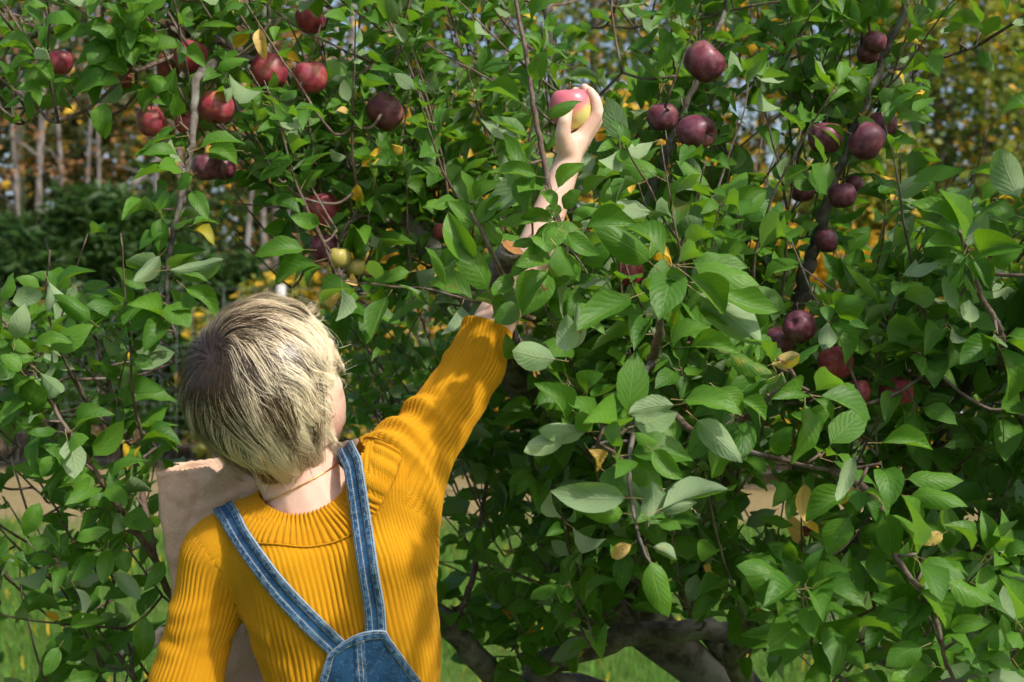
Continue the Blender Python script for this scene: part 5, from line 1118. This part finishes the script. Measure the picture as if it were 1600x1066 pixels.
# hand-read leaves of the foreground: base px, tip px, depth, facing (1 upper side, -1 underside), width, yellow
H = '''1014 408 928 355 1.62 1 .42 0;917 355 994 352 1.66 1 .5 0;1086 418 1187 446 1.6 1 .42 0;1081 412 1169 418 1.64 1 .42 0;1110 446 1217 486 1.62 1 .42 0;1093 460 1190 539 1.63 -1 .5 0;1077 432 1132 491 1.58 1 .5 0;1087 474 1150 511 1.66 1 .5 0
986 465 901 517 1.6 1 .45 0;1048 534 1108 510 1.58 1 .55 0;1079 542 1157 553 1.58 1 .42 0;868 562 800 548 1.55 -1 .55 0;884 550 886 491 1.6 -1 .6 0;896 545 903 475 1.62 -1 .3 0;1049 514 1049 446 1.57 1 .3 .3;887 365 938 398 1.7 1 .5 0
870 384 896 432 1.7 1 .75 0;876 356 859 393 1.72 1 .7 0;898 330 939 331 1.72 1 .5 0;855 425 815 490 1.75 1 .5 0;1039 435 1076 441 1.57 1 .6 0;1140 553 1207 584 1.6 1 .42 .35;1205 570 1250 555 1.6 -1 .5 .6
1053 633 980 647 1.55 -1 .45 0;1070 625 1159 647 1.55 1 .45 0;1157 625 1197 658 1.56 1 .55 0;1090 657 1160 723 1.53 -1 .42 0;884 681 818 706 1.55 -1 .42 0;915 675 841 672 1.55 -1 .4 0;977 778 860 767 1.5 -1 .38 .05;973 802 908 799 1.52 1 .45 0;1014 808 1017 751 1.51 -1 .7 0
1036 794 1138 765 1.5 -1 .36 0;1034 799 1090 785 1.51 -1 .36 0;1031 816 1065 827 1.52 1 .6 0;994 813 989 777 1.54 -1 .6 0;1020 704 1067 749 1.52 1 .48 0;946 737 1008 782 1.56 -1 .4 0;884 656 834 599 1.54 1 .5 0;915 612 945 585 1.58 1 .7 0;941 650 986 625 1.57 1 .6 0
900 645 925 672 1.55 1 .9 0;1017 878 1045 965 1.5 1 .42 .2;986 851 956 872 1.52 1 .5 1;1020 855 1057 875 1.53 -1 .5 .3;1121 608 1160 647 1.56 1 .6 0;919 702 931 738 1.56 1 .6 .9
1497 360 1418 317 1.68 1 .42 0;1512 384 1540 330 1.68 -1 .5 0;1587 336 1533 330 1.7 1 .55 0;1557 420 1600 385 1.68 1 .65 0;1521 441 1482 390 1.7 1 .5 0;1494 483 1475 430 1.7 -1 .35 0;1515 504 1515 468 1.7 -1 .7 0;1392 429 1380 390 2.05 1 .75 0;1344 462 1329 423 2.1 1 .6 0
1422 540 1425 480 2.0 1 .6 0;1446 495 1500 522 2.0 1 .42 .2;1368 552 1329 510 2.0 1 .5 0;1320 507 1281 477 2.05 1 .5 0;1592 308 1560 230 1.66 -1 .55 0;1600 300 1515 270 1.7 1 .38 0
1379 692 1458 703 1.6 1 .42 0;1379 733 1388 797 1.6 1 .58 0;1423 775 1512 792 1.6 1 .42 0;1418 749 1506 751 1.62 1 .36 0;1379 797 1392 869 1.6 1 .52 0;1335 714 1307 784 1.58 -1 .3 0;1327 810 1294 867 1.6 1 .62 0;1480 906 1554 939 1.62 1 .5 0;1436 923 1480 985 1.6 1 .5 0
1484 980 1550 972 1.6 1 .42 0;1506 1024 1558 976 1.6 1 .55 0;1440 1011 1384 1041 1.6 1 .6 0;1449 1041 1392 1063 1.6 1 .55 0;1436 945 1368 967 1.62 1 .5 0;1257 757 1261 818 1.68 1 .42 1;1366 858 1379 910 1.64 1 .65 0;1432 818 1427 862 1.64 1 .6 0;1204 705 1240 668 1.65 1 .6 0;1473 834 1440 851 1.64 1 .55 .6
25 531 40 475 1.9 -1 .55 0;19 470 68 461 1.9 -1 .5 0;0 466 21 426 1.9 1 .6 0;33 580 0 555 1.9 1 .55 0;56 545 115 536 1.92 1 .42 0;141 500 84 461 1.95 1 .4 0;108 700 140 686 1.92 1 .8 .1;211 560 239 571 2.0 1 .7 0;168 858 161 914 1.95 1 .5 .25;148 865 112 909 1.95 1 .5 .1
194 861 199 895 2.0 1 .7 .25;120 844 172 827 1.95 1 .42 0;206 823 245 823 2.0 1 .5 .1;226 964 223 1033 1.95 1 .48 0;257 878 226 923 1.98 1 .55 0;92 1012 69 1057 1.95 1 .5 0;86 714 65 745 1.95 1 .6 .1;62 786 38 837 1.95 1 .5 .1;103 769 130 786 1.98 1 .7 0;118 920 128 967 1.95 -1 .3 0
178 895 220 937 1.96 -1 .4 0;113 1064 155 1054 1.95 1 .6 .3;110 978 165 968 1.96 1 .42 0;203 64 225 15 2.08 1 .6 0;200 90 142 42 2.08 1 .45 0;199 116 150 94 2.08 1 .5 0;188 128 113 150 2.06 1 .48 0;165 161 165 218 2.06 1 .62 0;126 39 71 30 2.1 1 .42 0;75 11 32 26 2.1 1 .45 0
41 73 0 73 2.1 1 .5 0;56 101 84 131 2.08 1 .6 0;47 143 49 191 2.1 1 .55 0;225 176 259 139 2.08 1 .5 0;263 142 229 120 2.05 1 .55 0;280 101 274 60 2.03 -1 .4 0;285 83 323 107 2.04 1 .5 .1;338 109 390 94 2.05 1 .42 0;326 233 371 259 2.08 1 .6 0;300 274 278 296 2.03 1 .9 .1;263 289 244 304 2.03 1 .9 .1
300 300 326 345 2.03 1 .4 0;265 422 350 405 2.0 -1 .38 0;250 400 208 440 2.0 -1 .45 0;280 430 325 440 2.02 1 .42 0;262 477 297 512 2.0 1 .65 0;290 450 340 500 2.0 1 .42 0;475 390 398 400 2.12 1 .42 0;490 410 430 445 2.12 1 .45 0;500 350 453 338 2.12 1 .55 0;370 235 325 245 2.1 1 .6 0;420 165 458 192 2.1 1 .6 0
460 247 405 283 2.12 1 .5 0;527 430 517 482 2.12 1 .45 1;545 436 560 446 2.12 1 .7 1;405 45 415 95 2.08 1 .4 1;830 30 885 -5 1.78 1 .5 0;832 125 855 80 1.78 1 .6 0;812 160 751 140 1.78 1 .42 0;856 183 909 159 1.90 1 .42 0;839 275 762 270 1.78 1 .34 0;872 293 913 256 1.78 1 .5 0
1030 45 1027 115 2.15 1 .45 0;1145 65 1190 50 2.2 1 .42 0;1105 145 1150 175 2.2 1 .45 .1;1235 35 1290 35 2.2 1 .36 .1;1400 185 1460 192 2.18 1 .36 .2;1385 175 1402 138 2.18 1 .75 .2;1340 185 1370 195 2.18 1 .6 0;1280 200 1315 232 2.18 1 .4 0;1240 185 1290 185 2.2 1 .4 0;1235 270 1275 295 2.18 1 .6 0;1295 255 1280 305 2.18 1 .6 0
1252 350 1280 350 2.2 1 .7 0;735 415 700 330 1.82 1 .42 0;745 350 800 300 1.82 1 .4 0;772 490 800 480 1.84 1 .8 .1;800 560 790 520 1.9 1 .5 0;1300 640 1250 660 1.7 1 .55 0;690 420 730 390 2.1 1 .5 0;740 470 800 500 1.86 1 .4 0;640 425 600 440 2.2 1 .5 0;914 306 946 276 1.84 1 .5 0;846 362 860 396 1.8 1 .8 0;832 410 797 433 1.82 1 .5 .1;852 427 815 495 1.79 1 .5 0;811 479 772 504 1.8 1 .75 .1;841 343 775 354 1.8 1 .3 0;759 347 805 305 1.82 1 .42 0
742 354 700 314 1.82 1 .45 0;782 382 748 343 1.83 1 .5 0;762 452 700 379 1.82 1 .5 0;880 325 908 297 1.82 1 .7 0;868 340 862 318 1.81 1 .85 .1;845 300 868 330 1.79 1 .6 0;835 375 800 385 1.8 1 .5 0;880 350 850 385 1.79 1 .6 0;895 345 930 318 1.8 1 .5 0;820 440 850 470 1.8 1 .5 0;800 430 770 462 1.82 1 .5 .1;840 455 800 470 1.83 1 .45 0;860 330 835 345 1.83 -1 .5 0;870 348 925 392 1.79 1 .5 0;868 350 832 398 1.79 1 .55 0;866 345 806 352 1.8 1 .42 0;862 405 905 440 1.8 1 .5 0;858 398 806 416 1.81 1 .55 0;790 440 826 478 1.83 -1 .5 0;'''
HER = []
for s in H.replace('\n', ';').split(';'):
    v = [float(q) for q in s.split()]
    if len(v) != 8: continue
    bx_, by_, tx_, ty_, Y, sd_, w_, ye = v
    b = PA(bx_, by_, Y); e = PA(tx_, ty_, Y + RNG.normal(-.004, .012)); d = e - b; L = np.linalg.norm(d)
    nn = np.array([RNG.normal(0, .22), -1.0, RNG.uniform(.35, .8)]) * sd_
    if sd_ < 0: nn = nn + np.array([0, 0, .5])
    HER.append((b, d, nn, L, (RNG.uniform(.25, 1) if sd_ > 0 else RNG.random(), ye, .7 if ye > .5 or RNG.random() < .07 else RNG.random() * .2), w_))
# the leaves of the crown that show largest become leaves of their own too
lpx, lpy = pix(LB + LD * LL[:, None] * .5)
infr = (lpx > 10) & (lpx < 1590) & (lpy > 10) & (lpy < 1056)
size = LL / LB[:, 1] * infr * np.clip(np.abs((LN / np.linalg.norm(LN, axis=1)[:, None])[:, 1]), .3, 1)
pick = np.argsort(-size)[:max(0, 300 - len(HER))]
rest = np.ones(len(LB), bool); rest[pick] = False
WV = np.array([v['W'] for v in VAR])
def place(b, d, n, L, c, wr=None):
    k = RNG.integers(len(HIME)); A, o_ = leaf_mat(b, d, n, L)
    if wr: A[:, 0] *= wr / WV[k]
    o = obj('leaf', HIME[k], tree); o.matrix_local = Matrix([[*A[0], o_[0] - TRUNK[0]], [*A[1], o_[1] - TRUNK[1]], [*A[2], o_[2] - TRUNK[2]], [0, 0, 0, 1]])
    o.color = (c[0], c[1], c[2], 1)
for b, d, n, L, c, w_ in HER: place(b, d, n, L, c, max(w_, .3) * 1.12)
for i in pick: place(LB[i], LD[i], LN[i], LL[i] * 1.05, LC[i])
# all other leaves in one mass
FA = Acc(); idx = np.where(rest)[0]; vi = RNG.integers(len(LO), size=len(idx)); MI = []
blocks = []
for k in range(len(LO)):
    sel = idx[vi == k]; g = LO[k]; nv_ = len(g[0])
    y = LD[sel]; z = LN[sel] - y * (LN[sel] * y).sum(1)[:, None]; z /= np.linalg.norm(z, axis=1)[:, None] + 1e-9; x = np.cross(y, z)
    V = LB[sel][:, None] + LL[sel][:, None, None] * (g[0][None, :, 0:1] * x[:, None] + g[0][None, :, 1:2] * y[:, None] + g[0][None, :, 2:3] * z[:, None])
    F = (g[1][None] + (np.arange(len(sel)) * nv_)[:, None, None]).reshape(-1, 4)
    C = np.repeat(np.concatenate([LC[sel], np.ones((len(sel), 1))], 1), nv_, 0)
    FA.add(V.reshape(-1, 3), F, np.tile(g[2], (len(sel), 1)), C); MI.append(np.tile(g[3], len(sel)))
me = np_mesh('foliage', np.vstack(FA.V), [np.vstack(FA.Q)], [M['leaf'], M['petiole']], True, np.vstack(FA.uv), {'lc': ('FLOAT_COLOR', np.vstack(FA.at))}, np.concatenate(MI))
tobj('foliage', me, kind='stuff')
tobj('twigs', TW.mesh('twigs', [M['twig']]), kind='stuff')

# ------------------------------------------------------------------ apples
def mat_apple(name, deep, red, ground_c, gmix):
    t = NT(name); co = t.obco(); oi = t.n.new('ShaderNodeObjectInfo'); rnd = oi.outputs['Random']
    x, y, z = t.sep(co); off = t.node('ShaderNodeVectorMath', operation='ADD', i0=co, i1=(0, 0, 0)); 
    cv = t.n.new('ShaderNodeCombineXYZ'); 
    for i in range(3): t.l.new(t.math('MULTIPLY', rnd, 7.0 + i * 3), cv.inputs[i])
    t.l.new(cv.outputs[0], off.inputs[1]); v = off.outputs[0]
    c = t.mix(t.ramp(t.noise(1.1, 3, v), .3, .7), deep, red)
    str_ = t.node('ShaderNodeMapping'); t.l.new(v, str_.inputs['Vector']); str_.inputs['Scale'].default_value = (9, 9, 1.2)
    c = t.mix(t.math('MULTIPLY', t.ramp(t.noise(1.5, 3, str_.outputs[0]), .45, .7), .5), c, tuple(q * 1.5 for q in red))
    c = t.mix(t.math('MULTIPLY', t.ramp(t.noise(.8, 2, v), .58 - gmix, .78 - gmix), .85), c, ground_c)
    vo = t.node('ShaderNodeTexVoronoi'); vo.inputs['Scale'].default_value = 9.0; t.l.new(v, vo.inputs['Vector'])
    c = t.mix(t.math('MULTIPLY', t.math('SUBTRACT', 1.0, t.ramp(vo.outputs['Distance'], .05, .13)), .5), c, (.55, .38, .28))
    bloom = t.math('MULTIPLY', t.ramp(t.noise(2.2, 4, v), .35, .75), .34)
    c = t.mix(bloom, c, (.36, .22, .27))
    t.P(Base_Color=c, Roughness=.36, Specular_IOR_Level=.45, Coat_Weight=.12, Coat_Roughness=.25)
    t.set(t.b.inputs['Roughness'], t.math('ADD', .36, t.math('MULTIPLY', t.noise(3, 3, v), .26)))
    return t.m
M['ap_dark'] = mat_apple('dark_apple_skin', (.070, .013, .030), (.165, .019, .042), (.24, .07, .04), .02)
M['ap_red'] = mat_apple('red_apple_skin', (.20, .014, .030), (.36, .030, .05), (.42, .17, .06), .06)
M['ap_green'] = mat_apple('green_apple_skin', (.34, .30, .05), (.42, .36, .07), (.30, .34, .06), .0)
t = NT('blush_apple_skin'); co = t.obco(); x, y, z = t.sep(co)
f = t.ramp(t.math('ADD', t.math('ADD', t.math('MULTIPLY', z, .75), t.math('MULTIPLY', x, -.6)), t.math('MULTIPLY', t.math('SUBTRACT', t.noise(1.4, 4, co), .5), 1.1)), -.62, .12)
c = t.mix(f, (.70, .62, .20), (.62, .15, .19)); vo = t.node('ShaderNodeTexVoronoi'); vo.inputs['Scale'].default_value = 9; t.l.new(co, vo.inputs['Vector'])
c = t.mix(t.math('MULTIPLY', t.math('SUBTRACT', 1.0, t.ramp(vo.outputs['Distance'], .05, .12)), .5), c, (.75, .6, .4))
t.P(Base_Color=c, Roughness=.34, Specular_IOR_Level=.45); M['ap_blush'] = t.m
M['calyx'] = mat_simple('calyx', (.16, .10, .05), .8, .2, .6, 8)
prof = [(0, .62), (.10, .66), (.22, .80), (.38, .91), (.56, .93), (.76, .80), (.92, .52), (1.0, .16), (.99, -.18), (.90, -.50), (.74, -.76), (.55, -.91), (.38, -.95), (.24, -.92), (.12, -.84), (0, -.80)]
def apple_mesh(name, mt, seed):
    rg = np.random.default_rng(seed); ns = 28; aa = np.linspace(0, 2 * np.pi, ns, endpoint=False); pr = catmull([(r, z, 0) for r, z in prof], 2)[:, :2]; V = []
    lob = rg.uniform(0, 6.28); sq = rg.normal(0, .03); zs = rg.uniform(.90, 1.04)
    for r, z in pr:
        low = np.clip((-z - .55) / .4, 0, 1)
        rr = r * (1 + .035 * low * np.cos(5 * aa + lob) + .02 * np.cos(2 * aa + lob) + .012 * np.cos(3 * aa))
        V.append(np.stack([rr * np.cos(aa), rr * np.sin(aa) * (1 + sq), np.full(ns, z * zs) + sq * rr * np.cos(aa)], -1))
    return np_mesh(name, np.array(V).reshape(-1, 3), grid_faces(len(pr), ns, True), [M[mt]])
AM = {m: [apple_mesh('apple', m, s) for s in range(4)] for m in ('ap_dark', 'ap_red', 'ap_green', 'ap_blush')}
Vs_, Fs_, us_ = tube(catmull([(0, 0, .60), (.02, .02, .95), (.10, .05, 1.35)], 4), [.05, .045, .04, .038, .036, .036, .038, .042, .05], 6); STM = np_mesh('stem', Vs_, Fs_, [M['twig']], uv=us_)
ca = Acc()
for i in range(5):
    a = i * 1.2566; ca.add(np.array([[.02 * math.cos(a + 1.5), .02 * math.sin(a + 1.5), -.80], [.10 * math.cos(a - .3), .10 * math.sin(a - .3), -.83], [.14 * math.cos(a), .14 * math.sin(a), -.92], [.10 * math.cos(a + .3), .10 * math.sin(a + .3), -.83]]), np.array([[0, 1, 2, 3]]))
ca.add(*ellip((0, 0, -.80), np.eye(3), (.10, .10, .05), 10, 6)); CAL = ca.mesh('calyx', [M['calyx']])
def apple(px, py, rpx, Y, kind, label, tilt=(0, 0), loc=None, r=None, group='apples hanging on the tree', name='apple'):
    c = PA(px, py, Y) if loc is None else loc; rad = rpx / FPX * Y if r is None else r
    o = obj(name, AM[kind][RNG.integers(4)], None, tuple(c), label=label, category='apple')
    if group: o['group'] = group
    o.scale = (rad, rad, rad * (.94 if name == 'apple' else 1)); o.rotation_euler = (R(tilt[0]) + RNG.normal(0, .12), R(tilt[1]) + RNG.normal(0, .12), RNG.uniform(0, 6.28))
    obj('stem', STM, o); obj('calyx', CAL, o)
    return o
for a in AP: apple(*a)
hand_apple = apple(0, 0, 0, 0, 'ap_blush', 'pink and yellow blushed apple grasped in the raised hand', (15, -10), APPLE_HAND, AR, None)
hand_apple.rotation_euler = (R(12), R(-8), 0)
